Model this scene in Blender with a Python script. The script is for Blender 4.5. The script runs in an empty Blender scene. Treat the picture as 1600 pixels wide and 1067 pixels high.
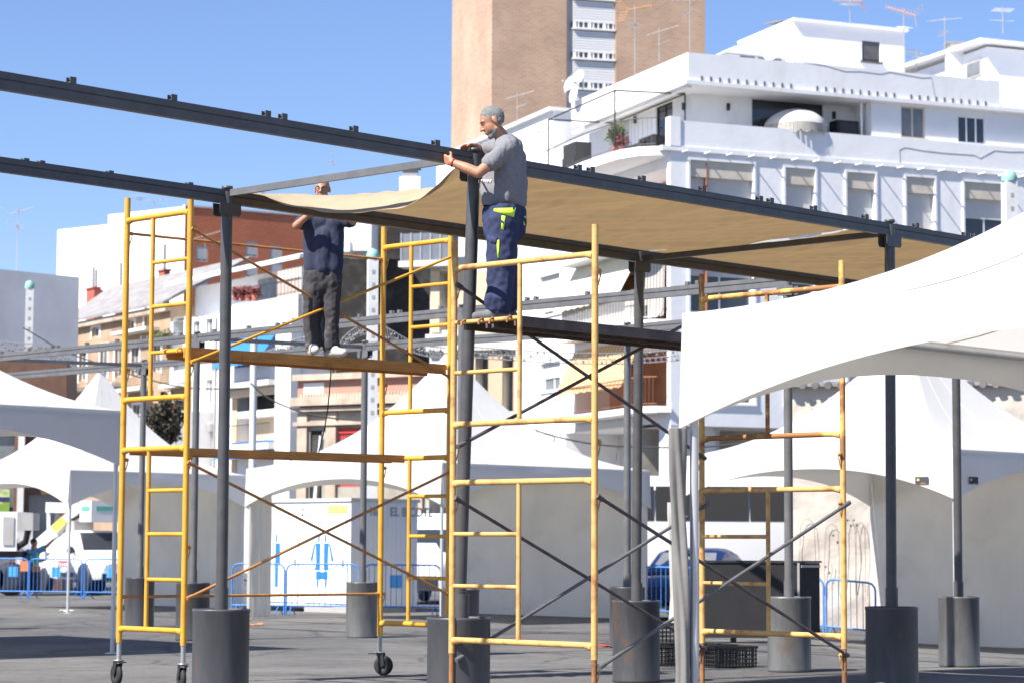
import bpy, bmesh, math, random
from mathutils import Vector, Matrix, noise, Quaternion
random.seed(7)
R = math.radians
S = bpy.context.scene
COL = S.collection
EYE = 1.43
PITCH, ROLL, FPX = R(5.01), 0.005, 3650.0
SUN_AZ = (-0.79, -0.61)          # horizontal direction towards the sun
SUN_EL = R(48)
CAMR = (Matrix.Rotation(math.pi/2 + PITCH, 3, 'X') @ Matrix.Rotation(ROLL, 3, 'Z'))

def ray(px, py):
    return CAMR @ Vector(((px-800)/FPX, (533.5-py)/FPX, -1.0))
def U(px, py, D):
    """world point at distance D (metres into the plaza) in the direction seen at photo pixel px, py"""
    d = ray(px, py); d = d*(D/d.y)
    return Vector((d.x, D, d.z+EYE))
def XY(px, D, py=853):
    p = U(px, py, D); return Vector((p.x, p.y, 0))
def Zat(px, py, D): return U(px, py, D).z

# ------------------------------------------------------------------ object helpers
ORG = {}
def tag(o, label=None, cat=None, group=None, kind=None):
    if label: o['label'] = label
    if cat: o['category'] = cat
    if group: o['group'] = group
    if kind: o['kind'] = kind
    return o
def thing(name, label, cat, loc=(0, 0, 0), group=None):
    o = bpy.data.objects.new(name, None); COL.objects.link(o)
    o.empty_display_size = .2
    o.location = loc; ORG[o.name] = Vector(loc)
    return tag(o, label, cat, group)
def copy_tree(o, parent=None):
    c = o.copy(); COL.objects.link(c); c.parent = parent
    ORG[c.name] = Vector(ORG.get(o.name, (0, 0, 0)))
    for ch in list(o.children): copy_tree(ch, c)
    return c

class MB:
    def __init__(s): s.v = []; s.f = []; s.m = []; s.cur = 0; s.sm = []; s.smooth = False
    def add(s, vs, fs, smooth=None):
        b = len(s.v); s.v += [Vector(p) for p in vs]
        for f in fs:
            s.f.append([b+i for i in f]); s.m.append(s.cur); s.sm.append(s.smooth if smooth is None else smooth)
        return s
    def obox(s, o, a, b, c):
        o, a, b, c = Vector(o), Vector(a), Vector(b), Vector(c)
        vs = [o, o+a, o+a+b, o+b, o+c, o+a+c, o+a+b+c, o+b+c]
        return s.add(vs, [(0,3,2,1), (4,5,6,7), (0,1,5,4), (1,2,6,5), (2,3,7,6), (3,0,4,7)], False)
    def box(s, x0, x1, y0, y1, z0, z1):
        return s.obox((x0, y0, z0), (x1-x0, 0, 0), (0, y1-y0, 0), (0, 0, z1-z0))
    def bar(s, p, q, w, h, up=(0, 0, 1)):
        """rectangular bar from p to q, w wide, h high, centred on the line"""
        p, q = Vector(p), Vector(q); d = (q-p).normalized(); u = Vector(up)
        sd = d.cross(u)
        if sd.length < 1e-4: sd = d.cross(Vector((1, 0, 0)))
        sd.normalize(); u2 = sd.cross(d).normalized()
        return s.obox(p - sd*w/2 - u2*h/2, q-p, sd*w, u2*h)
    def tube(s, pts, r, n=8, r1=None, caps=True):
        pts = [Vector(p) for p in pts]; k = len(pts); vs = []; fs = []
        ref = None
        for i, p in enumerate(pts):
            d = (pts[min(i+1, k-1)] - pts[max(i-1, 0)]).normalized()
            if ref is None:
                ref = d.orthogonal().normalized()
            ref = (ref - d*ref.dot(d)).normalized(); b = d.cross(ref)
            rr = r if r1 is None else r + (r1-r)*i/(k-1)
            if isinstance(r, (list, tuple)): rr = r[i]
            for j in range(n):
                a = 2*math.pi*j/n
                vs.append(p + ref*(math.cos(a)*rr) + b*(math.sin(a)*rr))
        for i in range(k-1):
            for j in range(n):
                fs.append((i*n+j, i*n+(j+1) % n, (i+1)*n+(j+1) % n, (i+1)*n+j))
        s.add(vs, fs, n > 5)
        if caps:
            s.add(vs[:n], [list(range(n))[::-1]], False); s.add(vs[-n:], [list(range(n))], False)
        return s
    def lathe(s, prof, c=(0, 0, 0), n=24, axis='Z', smooth=True):
        c = Vector(c); vs = []; fs = []
        for r, z in prof:
            for j in range(n):
                a = 2*math.pi*j/n
                p = Vector((math.cos(a)*r, math.sin(a)*r, z))
                if axis == 'Y': p = Vector((p.x, p.z, p.y))
                if axis == 'X': p = Vector((p.z, p.x, p.y))
                vs.append(c+p)
        for i in range(len(prof)-1):
            for j in range(n): fs.append((i*n+j, i*n+(j+1) % n, (i+1)*n+(j+1) % n, (i+1)*n+j))
        s.add(vs, fs, smooth)
        if prof[0][0] > 1e-6: s.add(vs[:n], [list(range(n))[::-1]], False)
        if prof[-1][0] > 1e-6: s.add(vs[-n:], [list(range(n))], False)
        return s
    def ball(s, c, r, n=10, m=7):
        c = Vector(c); r = Vector(r) if hasattr(r, '__len__') else Vector((r, r, r))
        vs = []; fs = []
        for i in range(m+1):
            t = math.pi*i/m
            for j in range(n):
                a = 2*math.pi*j/n
                vs.append(c+Vector((math.sin(t)*math.cos(a)*r.x, math.sin(t)*math.sin(a)*r.y, math.cos(t)*r.z)))
        for i in range(m):
            for j in range(n): fs.append((i*n+j, (i+1)*n+j, (i+1)*n+(j+1) % n, i*n+(j+1) % n))
        return s.add(vs, fs, True)
    def prism(s, poly, ext):
        """closed prism: planar polygon (3-D points) swept along ext"""
        poly = [Vector(p) for p in poly]; e = Vector(ext); n = len(poly)
        fs = [list(range(n))[::-1], list(range(n, 2*n))] + [(i, (i+1) % n, n+(i+1) % n, n+i) for i in range(n)]
        return s.add(poly+[p+e for p in poly], fs, False)
    def sheet(s, fn, nu, nv, th=0.0, smooth=True):
        """grid surface fn(u, v); th > 0 gives it that thickness along its own normals"""
        P = [[Vector(fn(i/nu, j/nv)) for j in range(nv+1)] for i in range(nu+1)]
        W = nv+1
        if th <= 0:
            return s.add([p for r in P for p in r], [(i*W+j, (i+1)*W+j, (i+1)*W+j+1, i*W+j+1) for i in range(nu) for j in range(nv)], smooth)
        Q = []
        for i in range(nu+1):
            r = []
            for j in range(nv+1):
                a = P[min(i+1, nu)][j]-P[max(i-1, 0)][j]; b = P[i][min(j+1, nv)]-P[i][max(j-1, 0)]
                nn = a.cross(b); nn = nn.normalized() if nn.length > 1e-9 else Vector((0, 0, 1))
                r.append(P[i][j]-nn*th)
            Q.append(r)
        vs = [p for r in P for p in r]+[p for r in Q for p in r]; k = len(vs)//2
        fs = []
        for i in range(nu):
            for j in range(nv):
                q = (i*W+j, (i+1)*W+j, (i+1)*W+j+1, i*W+j+1); fs.append(q); fs.append(tuple(x+k for x in q[::-1]))
        b0 = len(s.v); s.add(vs, fs, smooth); fs = []
        for i in range(nu):
            for j in (0, nv): fs.append((i*W+j, (i+1)*W+j, (i+1)*W+j+k, i*W+j+k))
        for j in range(nv):
            for i in (0, nu): fs.append((i*W+j, i*W+j+1, i*W+j+1+k, i*W+j+k))
        for f in fs: s.add([vs[q] for q in f], [(0, 1, 2, 3)], False)
        return s
    def build(s, name, mats, parent=None, recalc=True, bevel=0):
        me = bpy.data.meshes.new(name)
        if not isinstance(mats, (list, tuple)): mats = [mats]
        if parent is None:
            lo = [min(v[i] for v in s.v) for i in range(3)]; hi = [max(v[i] for v in s.v) for i in range(3)]
            org = Vector(((lo[0]+hi[0])/2, (lo[1]+hi[1])/2, lo[2]))
        else: org = ORG.get(parent.name, Vector((0, 0, 0)))
        me.from_pydata([v-org for v in s.v], [], s.f)
        for m in mats: me.materials.append(m)
        me.polygons.foreach_set('material_index', s.m); me.polygons.foreach_set('use_smooth', s.sm)
        if recalc:
            bm = bmesh.new(); bm.from_mesh(me); bmesh.ops.recalc_face_normals(bm, faces=bm.faces); bm.to_mesh(me); bm.free()
        me.update()
        o = bpy.data.objects.new(name, me); COL.objects.link(o)
        if parent is None: o.location = org
        else: o.parent = parent
        ORG[o.name] = org
        if bevel:
            b = o.modifiers.new('bevel', 'BEVEL'); b.width = bevel; b.segments = 2; b.limit_method = 'ANGLE'
        return o

class Fac:
    """a vertical wall plane: origin, direction along it, outward normal"""
    def __init__(s, o, t, flip=False):
        s.o = Vector((o[0], o[1], 0)); s.t = Vector((t[0], t[1], 0)).normalized()
        s.n = Vector((s.t.y, -s.t.x, 0))
        if s.n.dot(s.o) > 0: s.n = -s.n
        if flip: s.n = -s.n
    def P(s, u, z, d=0): return s.o + s.t*u + s.n*d + Vector((0, 0, z))
    def uz(s, px, py):
        d = ray(px, py); k = (s.o - Vector((0, 0, EYE))).dot(s.n)/d.dot(s.n)
        p = d*k + Vector((0, 0, EYE)); return ((p-s.o).dot(s.t), p.z)
    def u(s, px, py=600): return s.uz(px, py)[0]
    def z(s, px, py): return s.uz(px, py)[1]
    def rect(s, x0, y0, x1, y1):
        a = s.uz(x0, (y0+y1)/2)[0]; b = s.uz(x1, (y0+y1)/2)[0]
        xm = (x0+x1)/2
        return (min(a, b), max(a, b), s.uz(xm, y1)[1], s.uz(xm, y0)[1])
    def box(s, mb, u0, u1, z0, z1, d0, d1):
        return mb.obox(s.P(u0, z0, d0), s.t*(u1-u0), s.n*(d1-d0), (0, 0, z1-z0))
    def off(s, d):
        f = Fac(s.o, s.t); f.n = s.n; f.o = s.o + s.n*d; return f
    def wall(s, mb, u0, u1, z0, z1, holes=(), depth=.2):
        us = sorted({u0, u1} | {min(max(h[k], u0), u1) for h in holes for k in (0, 1)})
        zs = sorted({z0, z1} | {min(max(h[k], z0), z1) for h in holes for k in (2, 3)})
        for a, b in zip(us, us[1:]):
            for c, d in zip(zs, zs[1:]):
                mu, mz = (a+b)/2, (c+d)/2
                if any(h[0] < mu < h[1] and h[2] < mz < h[3] for h in holes): continue
                mb.add([s.P(a, c), s.P(b, c), s.P(b, d), s.P(a, d)], [(0, 1, 2, 3)], False)
        for h in holes:
            dd = h[4] if len(h) > 4 else depth
            c = [(h[0], h[2]), (h[1], h[2]), (h[1], h[3]), (h[0], h[3])]
            for i in range(4):
                p, q = c[i], c[(i+1) % 4]
                mb.add([s.P(*p), s.P(*q), s.P(q[0], q[1], -dd), s.P(p[0], p[1], -dd)], [(0, 1, 2, 3)], False)
        return mb

# ------------------------------------------------------------------ materials
def mat(name, col, rough=.6, metal=0., var=0., scale=4., bump=0., bscale=40., col2=None, spec=.5, thr=None, stretch=None, objc=True):
    m = bpy.data.materials.new(name); m.use_nodes = True; nt = m.node_tree; N = nt.nodes; L = nt.links
    p = N['Principled BSDF']; p.inputs['Roughness'].default_value = rough; p.inputs['Metallic'].default_value = metal
    p.inputs['Specular IOR Level'].default_value = spec
    c = tuple(col)+(1,)
    p.inputs['Base Color'].default_value = c
    tc = N.new('ShaderNodeTexCoord'); src = tc.outputs['Object']
    if stretch:
        mp = N.new('ShaderNodeMapping'); mp.inputs['Scale'].default_value = stretch; L.new(src, mp.inputs['Vector']); src = mp.outputs[0]
    if var or col2:
        t = N.new('ShaderNodeTexNoise'); t.inputs['Scale'].default_value = scale; t.inputs['Detail'].default_value = 8; t.inputs['Roughness'].default_value = .62
        L.new(src, t.inputs['Vector'])
        rp = N.new('ShaderNodeValToRGB')
        a, b = thr if thr else (.3, .7)
        rp.color_ramp.elements[0].position = a; rp.color_ramp.elements[1].position = b
        if col2: rp.color_ramp.elements[0].color = c; rp.color_ramp.elements[1].color = tuple(col2)+(1,)
        else:
            rp.color_ramp.elements[0].color = tuple(x*(1-var) for x in col)+(1,); rp.color_ramp.elements[1].color = tuple(min(1, x*(1+var)) for x in col)+(1,)
        L.new(t.outputs['Fac'], rp.inputs['Fac']); L.new(rp.outputs['Color'], p.inputs['Base Color'])
    if bump:
        t2 = N.new('ShaderNodeTexNoise'); t2.inputs['Scale'].default_value = bscale; t2.inputs['Detail'].default_value = 6; L.new(src, t2.inputs['Vector'])
        bp = N.new('ShaderNodeBump'); bp.inputs['Strength'].default_value = bump; bp.inputs['Distance'].default_value = .02
        L.new(t2.outputs['Fac'], bp.inputs['Height']); L.new(bp.outputs['Normal'], p.inputs['Normal'])
    return m
def cloth_mat(name, col, trans_col, trans=.3, var=.05, scale=3, bump=.3, bscale=8, rough=.6, weave=0):
    m = mat(name, col, rough, var=var, scale=scale, bump=bump, bscale=bscale, spec=.25); nt = m.node_tree; N = nt.nodes; L = nt.links
    p = N['Principled BSDF']; tr = N.new('ShaderNodeBsdfTranslucent'); tr.inputs['Color'].default_value = tuple(trans_col)+(1,)
    mx = N.new('ShaderNodeMixShader'); mx.inputs[0].default_value = trans
    L.new(p.outputs[0], mx.inputs[1]); L.new(tr.outputs[0], mx.inputs[2]); L.new(mx.outputs[0], N['Material Output'].inputs['Surface'])
    return m
def brick_mat(name, c1, c2, mortar, scale=1., rot=0, bw=.25, bh=.07):
    m = mat(name, c1, .85, bump=.25, bscale=30); nt = m.node_tree; N = nt.nodes; L = nt.links; p = N['Principled BSDF']
    tc = N.new('ShaderNodeTexCoord'); mp = N.new('ShaderNodeMapping'); mp.inputs['Rotation'].default_value = (R(90), 0, rot)
    # wall coordinates: along-wall and height
    sx = N.new('ShaderNodeSeparateXYZ'); L.new(tc.outputs['Object'], sx.inputs[0])
    ad = N.new('ShaderNodeMath'); ad.operation = 'ADD'; L.new(sx.outputs['X'], ad.inputs[0]); L.new(sx.outputs['Y'], ad.inputs[1])
    cb = N.new('ShaderNodeCombineXYZ'); L.new(ad.outputs[0], cb.inputs[0]); L.new(sx.outputs['Z'], cb.inputs[1])
    b = N.new('ShaderNodeTexBrick'); b.inputs['Color1'].default_value = tuple(c1)+(1,); b.inputs['Color2'].default_value = tuple(c2)+(1,); b.inputs['Mortar'].default_value = tuple(mortar)+(1,)
    b.inputs['Scale'].default_value = scale; b.inputs['Brick Width'].default_value = bw; b.inputs['Row Height'].default_value = bh; b.inputs['Mortar Size'].default_value = .012
    L.new(cb.outputs[0], b.inputs['Vector'])
    t = N.new('ShaderNodeTexNoise'); t.inputs['Scale'].default_value = .35; t.inputs['Detail'].default_value = 8; L.new(tc.outputs['Object'], t.inputs['Vector'])
    mx = N.new('ShaderNodeMixRGB'); mx.blend_type = 'MULTIPLY'; mx.inputs[0].default_value = .55
    rp = N.new('ShaderNodeValToRGB'); rp.color_ramp.elements[0].position = .35; rp.color_ramp.elements[0].color = (.72, .7, .68, 1); rp.color_ramp.elements[1].position = .65
    L.new(t.outputs['Fac'], rp.inputs['Fac']); L.new(b.outputs['Color'], mx.inputs[1]); L.new(rp.outputs['Color'], mx.inputs[2]); L.new(mx.outputs[0], p.inputs['Base Color'])
    return m
M = {}
M['steel'] = mat('painted_dark_steel', (.068, .067, .069), .42, var=.22, scale=6, bump=.08, bscale=25)
M['steel2'] = mat('grey_and_sunlit_steel', (.12, .119, .122), .45, var=.2, scale=5, bump=.06, bscale=25)  # lighter copy of the dark steel: sunlit tone put into colour; also grey rods
M['drum'] = mat('drum_steel', (.075, .076, .083), .42, metal=.25, var=.3, scale=3.5, bump=.12, bscale=9, stretch=(1, 1, .25))
M['drum2'] = mat('drum_bare_steel', (.15, .15, .15), .4, metal=.35, var=.3, scale=5, bump=.12, bscale=9, stretch=(1, 1, .25))
M['yellow'] = mat('yellow_paint', (.66, .34, .030), .45, col2=(.50, .22, .025), scale=5, thr=(.45, .8), bump=.05)
M['yellow_worn'] = mat('worn_yellow_paint', (.62, .37, .12), .55, col2=(.35, .15, .05), scale=7, thr=(.5, .68), bump=.1)
M['rusty'] = mat('rusty_yellow_paint', (.30, .13, .04), .7, col2=(.72, .43, .12), scale=4, thr=(.48, .58), bump=.15)
M['rust'] = mat('rust_brown', (.20, .085, .035), .7, col2=(.42, .20, .06), scale=9, thr=(.4, .75), bump=.15)
M['brace'] = mat('orange_brace', (.50, .23, .06), .5, col2=(.25, .11, .05), scale=8, thr=(.4, .75), bump=.05)
M['brace_dark'] = mat('dark_brace', (.10, .08, .08), .55, var=.4, scale=8)
M['galv'] = mat('galvanised', (.42, .42, .42), .4, metal=.6, var=.2, scale=10)
M['plank'] = mat('brown_plank', (.52, .24, .06), .6, var=.25, scale=3, stretch=(1, 1, 6), bump=.1)
M['plank_dark'] = mat('weathered_plank', (.10, .075, .065), .8, var=.45, scale=5, bump=.3)
M['rubber'] = mat('black_rubber', (.02, .02, .021), .75)
M['black'] = mat('black_plastic', (.022, .022, .024), .5, var=.2)
M['tent'] = cloth_mat('white_pvc', (.80, .79, .78), (.84, .81, .74), .40, var=.06, scale=.7, bump=.4, bscale=1.6, rough=.45)
M['tentwall'] = cloth_mat('white_pvc_wall', (.77, .75, .71), (.84, .82, .76), .50, var=.13, scale=.8, bump=.6, bscale=2.2, rough=.5)
M['sail'] = cloth_mat('beige_shade_cloth', (.60, .51, .37), (.70, .57, .385), .49, var=.09, scale=2.5, bump=.5, bscale=6, rough=.8)
M['alu'] = mat('white_aluminium', (.55, .55, .56), .35, metal=.4, var=.1)
M['curtain'] = cloth_mat('tied_curtain', (.22, .21, .20), (.4, .38, .34), .12, var=.1, scale=3, bump=.5, bscale=5)
M['white'] = mat('white_render', (.80, .80, .81), .8, var=.04, scale=.8, bump=.3, bscale=4)
M['white2'] = mat('white_paint', (.82, .82, .82), .5, var=.02)
M['offwhite'] = mat('aged_white_render', (.66, .64, .60), .85, var=.14, scale=.5, bump=.3, bscale=6)
M['concrete'] = mat('pale_concrete', (.56, .53, .46), .85, var=.15, scale=.7, bump=.3, bscale=8)
M['cream'] = mat('cream_render', (.62, .50, .36), .85, var=.12, scale=.6)
M['beige'] = mat('beige_facade', (.38, .265, .175), .85, var=.25, scale=.6)
M['sand'] = mat('sand_panel', (.58, .44, .31), .8, var=.08, scale=1)
M['brown'] = mat('brown_wall', (.30, .13, .07), .8, var=.25, scale=1)
M['grey'] = mat('grey_render', (.82, .80, .77), .85, var=.12, scale=.4, bump=.2)
M['greyglass'] = mat('grey_glass_rail', (.16, .17, .20), .2, var=.2, scale=1)
M['glass'] = mat('window_glass', (.03, .035, .045), .06, spec=.8)
M['glass2'] = mat('pale_window_glass', (.16, .17, .18), .15, var=.3, scale=1.5, spec=.7)
M['shutter'] = mat('roller_shutter', (.60, .59, .57), .6, var=.06, scale=2)
M['shutterbox'] = mat('shutter_box', (.58, .53, .44), .7, var=.12, scale=2)
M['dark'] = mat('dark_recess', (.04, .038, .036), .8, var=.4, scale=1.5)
M['ivy'] = mat('dark_stained_wall', (.020, .019, .018), .95, col2=(.065, .062, .06), scale=1.6, thr=(.48, .76), bump=.6, bscale=5)
M['pink'] = mat('faded_pink_render', (.50, .22, .17), .9, col2=(.34, .25, .19), scale=1.1, thr=(.42, .62), bump=.3)
M['oldstone'] = mat('old_stone_trim', (.46, .37, .29), .9, var=.3, scale=1.2, bump=.5, bscale=10)
M['oldgrey'] = mat('old_grey_green_wall', (.36, .34, .29), .9, var=.3, scale=.9, bump=.3)
M['tile'] = mat('grey_roof_tiles', (.26, .25, .25), .9, var=.3, scale=1.5, bump=.6, bscale=9)
M['redtile'] = mat('red_brick_stack', (.40, .11, .08), .9, var=.2, scale=3)
M['stone'] = mat('pale_stone_wall', (.56, .50, .43), .9, col2=(.36, .30, .25), scale=1.4, thr=(.5, .78), bump=.9, bscale=5)
M['awnblue'] = cloth_mat('blue_awning', (.05, .25, .62), (.05, .3, .7), .2)
M['awncream'] = cloth_mat('cream_awning', (.78, .74, .62), (.8, .7, .5), .2)
M['green'] = mat('green_paint', (.10, .36, .28), .5, var=.1)
M['pillar'] = mat('pillar_white', (.64, .64, .63), .6, var=.1, scale=4)
M['blue'] = mat('blue_barrier_paint', (.05, .20, .55), .45, var=.1)
M['bluesign'] = mat('blue_sign', (.06, .30, .66), .5)
M['carblue'] = mat('blue_car_paint', (.007, .02, .085), .2, spec=.8)
M['carwhite'] = mat('white_car_paint', (.78, .78, .78), .25, spec=.7)
M['greypanel'] = mat('grey_panel', (.36, .35, .34), .6, var=.1)
M['yellowsign'] = mat('yellow_sticker', (.85, .72, .10), .6)
M['red'] = mat('red_paint', (.60, .05, .04), .5)
M['orange'] = mat('orange_fabric', (.75, .22, .04), .7)
M['lime'] = mat('hi_vis_lime', (.55, .85, .05), .6)
M['ink'] = mat('dark_ink', (.05, .05, .06), .8)
M['picto'] = mat('blue_pictogram', (.02, .17, .45), .5)
M['skin'] = mat('skin', (.43, .205, .12), .5, var=.14, scale=14, bump=.08, bscale=80)
M['hair'] = mat('grey_hair', (.40, .40, .39), .9, col2=(.17, .17, .168), scale=95, thr=(.36, .64), bump=1., bscale=200)
M['hairdark'] = mat('dark_hair', (.03, .025, .02), .8)
M['tee'] = mat('grey_tshirt', (.19, .19, .205), .9, var=.10, scale=30, bump=.25, bscale=18)
M['navytee'] = mat('navy_tshirt', (.028, .034, .068), .9, var=.2, scale=12, bump=.25, bscale=16)
M['navy'] = mat('navy_workwear', (.022, .031, .085), .85, var=.25, scale=10, bump=.3, bscale=16)
M['greytrs'] = mat('paint_stained_trousers', (.045, .042, .046), .9, col2=(.32, .31, .34), scale=5, thr=(.56, .78), bump=.3, bscale=16, stretch=(1, 1, .4))
M['shoe'] = mat('pale_shoe', (.52, .51, .48), .8, var=.25, scale=14)
M['bluetee'] = mat('blue_tshirt', (.09, .36, .66), .9)
M['foliage'] = mat('foliage', (.06, .10, .03), .7, col2=(.12, .15, .04), scale=3)
M['flower'] = mat('red_leaves', (.22, .06, .06), .8, var=.4, scale=8)
M['cable'] = mat('black_cable', (.05, .05, .052), .7)
M['garland'] = mat('light_garland_wire', (.22, .22, .23), .6)
M['antenna'] = mat('antenna_metal', (.48, .46, .43), .4, metal=.4)
M['antorange'] = mat('antenna_orange', (.70, .36, .12), .5)
M['dish'] = mat('white_dish', (.78, .78, .78), .5)
M['darkgrey'] = mat('dark_grey_furniture', (.016, .016, .018), .8, var=.2, scale=5)
M['ticks'] = mat('dark_drain_mark', (.10, .10, .11), .8)
M['eyewhite'] = mat('eye_white', (.50, .47, .44), .4)
M['print'] = mat('white_print', (.75, .75, .75), .8)
M['towerbrick'] = brick_mat('tower_brick', (.52, .33, .22), (.44, .26, .165), (.52, .41, .32), scale=.42)
M['redbrick'] = brick_mat('red_brick', (.70, .20, .085), (.58, .15, .06), (.52, .22, .13), scale=.8)
M['shopbrown'] = mat('shop_brown', (.13, .065, .04), .7, var=.2)
M['poster'] = mat('green_poster', (.18, .30, .04), .5, col2=(.5, .55, .3), scale=1.5, thr=(.5, .6))

def spots(m, col, scale, lo, hi, stretch=(1, 1, 1), amt=1.):
    """irregular patches of another colour (rust, scuffs, grime) over a material"""
    nt = m.node_tree; N = nt.nodes; L = nt.links; p = N['Principled BSDF']; bc = p.inputs['Base Color']
    tc = N.new('ShaderNodeTexCoord'); mp = N.new('ShaderNodeMapping'); mp.inputs['Scale'].default_value = stretch; L.new(tc.outputs['Object'], mp.inputs['Vector'])
    t = N.new('ShaderNodeTexNoise'); t.inputs['Scale'].default_value = scale; t.inputs['Detail'].default_value = 9; t.inputs['Roughness'].default_value = .65; L.new(mp.outputs[0], t.inputs['Vector'])
    r = N.new('ShaderNodeValToRGB'); r.color_ramp.elements[0].position = lo; r.color_ramp.elements[0].color = (0, 0, 0, 1); r.color_ramp.elements[1].position = hi; r.color_ramp.elements[1].color = (amt, amt, amt, 1); L.new(t.outputs['Fac'], r.inputs['Fac'])
    x = N.new('ShaderNodeMixRGB'); L.new(r.outputs['Color'], x.inputs[0]); x.inputs[2].default_value = (*col, 1)
    if bc.is_linked: L.new(bc.links[0].from_socket, x.inputs[1])
    else: x.inputs[1].default_value = bc.default_value
    L.new(x.outputs[0], bc)
for k in ('drum', 'drum2'):
    spots(M[k], (.16, .085, .05), 2.2, .60, .70, (1, 1, .6), .7); spots(M[k], (.30, .30, .29), 7, .68, .74, (1, 1, .5), .6); spots(M[k], (.045, .044, .045), 3.1, .56, .70, (1.5, 1.5, .2), .7)
spots(M['steel'], (.13, .125, .12), 4, .62, .72, (1, 1, .4), .5); spots(M['white'], (.62, .60, .56), .9, .56, .78, (1, 1, .25), .55); spots(M['offwhite'], (.42, .39, .34), .8, .55, .75, (1, 1, .3), .6)
spots(M['tentwall'], (.44, .42, .38), 1.3, .58, .76, (1, 1, 1.6), .6); spots(M['tent'], (.62, .61, .58), 1.1, .62, .80, (1, 1, 1), .5); spots(M['towerbrick'], (.60, .46, .36), .18, .5, .7, (1, 1, .6), .45)
spots(M['yellow'], (.30, .12, .04), 14, .70, .76, (1, 1, .5), .8); spots(M['plank'], (.16, .08, .03), 6, .58, .72, (1, 1, 1), .6)
# ================================================================== ground
def sstep(a, b, x):
    t = max(0., min(1., (x-a)/(b-a))); return t*t*(3-2*t)
def gz(x, y): return -0.022*max(0., min(y, 41)-27)*sstep(3, 8, x)
def G(px, D, py=950):
    p = XY(px, D, py); p.z = gz(p.x, p.y); return p
def ground_material():
    m = mat('old_asphalt', (.15, .148, .145), .9, spec=.3); nt = m.node_tree; N = nt.nodes; L = nt.links; p = N['Principled BSDF']
    tc = N.new('ShaderNodeTexCoord')
    def noi(sc, det=8, rough=.6, stretch=None):
        t = N.new('ShaderNodeTexNoise'); t.inputs['Scale'].default_value = sc; t.inputs['Detail'].default_value = det; t.inputs['Roughness'].default_value = rough
        if stretch:
            mp = N.new('ShaderNodeMapping'); mp.inputs['Scale'].default_value = stretch; L.new(tc.outputs['Object'], mp.inputs['Vector']); L.new(mp.outputs[0], t.inputs['Vector'])
        else: L.new(tc.outputs['Object'], t.inputs['Vector'])
        return t
    def ramp(t, a, ca, b, cb):
        r = N.new('ShaderNodeValToRGB'); r.color_ramp.elements[0].position = a; r.color_ramp.elements[0].color = (*ca, 1); r.color_ramp.elements[1].position = b; r.color_ramp.elements[1].color = (*cb, 1)
        L.new(t.outputs['Fac'], r.inputs['Fac']); return r
    def mul(a, b, f=1.):
        x = N.new('ShaderNodeMixRGB'); x.blend_type = 'MULTIPLY'; x.inputs[0].default_value = f; L.new(a.outputs[0], x.inputs[1]); L.new(b.outputs[0], x.inputs[2]); return x
    base = ramp(noi(.5), .3, (.120, .118, .116), .7, (.175, .172, .166))
    patch = ramp(noi(.22, 4, .5, (1, .35, 1)), .47, (.78, .78, .8), .53, (1, 1, 1))
    grain = ramp(noi(70, 3, .85), .3, (.50, .50, .50), .72, (1.38, 1.37, 1.33))
    spots = ramp(noi(3.5, 6, .7), .36, (.45, .45, .46), .45, (1, 1, 1))
    vo = N.new('ShaderNodeTexVoronoi'); vo.feature = 'DISTANCE_TO_EDGE'; vo.inputs['Scale'].default_value = .42
    wn = noi(1.3, 5, .6); ad = N.new('ShaderNodeMixRGB'); ad.blend_type = 'ADD'; ad.inputs[0].default_value = .55; L.new(tc.outputs['Object'], ad.inputs[1]); L.new(wn.outputs['Color'], ad.inputs[2]); L.new(ad.outputs[0], vo.inputs['Vector'])
    cr = N.new('ShaderNodeValToRGB'); cr.color_ramp.elements[0].position = .0; cr.color_ramp.elements[0].color = (.35, .35, .36, 1); cr.color_ramp.elements[1].position = .022; cr.color_ramp.elements[1].color = (1, 1, 1, 1); L.new(vo.outputs['Distance'], cr.inputs['Fac'])
    streak = ramp(noi(1.1, 7, .65, (.35, 2.2, 1)), .35, (.80, .80, .81), .62, (1.10, 1.09, 1.07))
    L.new(mul(mul(mul(mul(mul(base, patch), grain, .9), spots, .6), cr, .75), streak, .8).outputs[0], p.inputs['Base Color'])
    b = N.new('ShaderNodeBump'); b.inputs['Strength'].default_value = .5; b.inputs['Distance'].default_value = .01
    L.new(noi(90, 4, .7).outputs['Fac'], b.inputs['Height']); L.new(b.outputs['Normal'], p.inputs['Normal'])
    return m
def build_ground():
    xs = [-3000, -400, -100]+[-60+2*i for i in range(61)]+[100, 400, 3000]
    ys = [-3000, -300, -20, 0]+[4+2*i for i in range(45)]+[120, 200, 500, 6000]
    mb = MB(); W = len(ys)
    mb.add([(x, y, gz(x, y)) for x in xs for y in ys], [(i*W+j, (i+1)*W+j, (i+1)*W+j+1, i*W+j+1) for i in range(len(xs)-1) for j in range(W-1)], True)
    o = mb.build('ground', ground_material()); tag(o, kind='structure')
build_ground()

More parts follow.
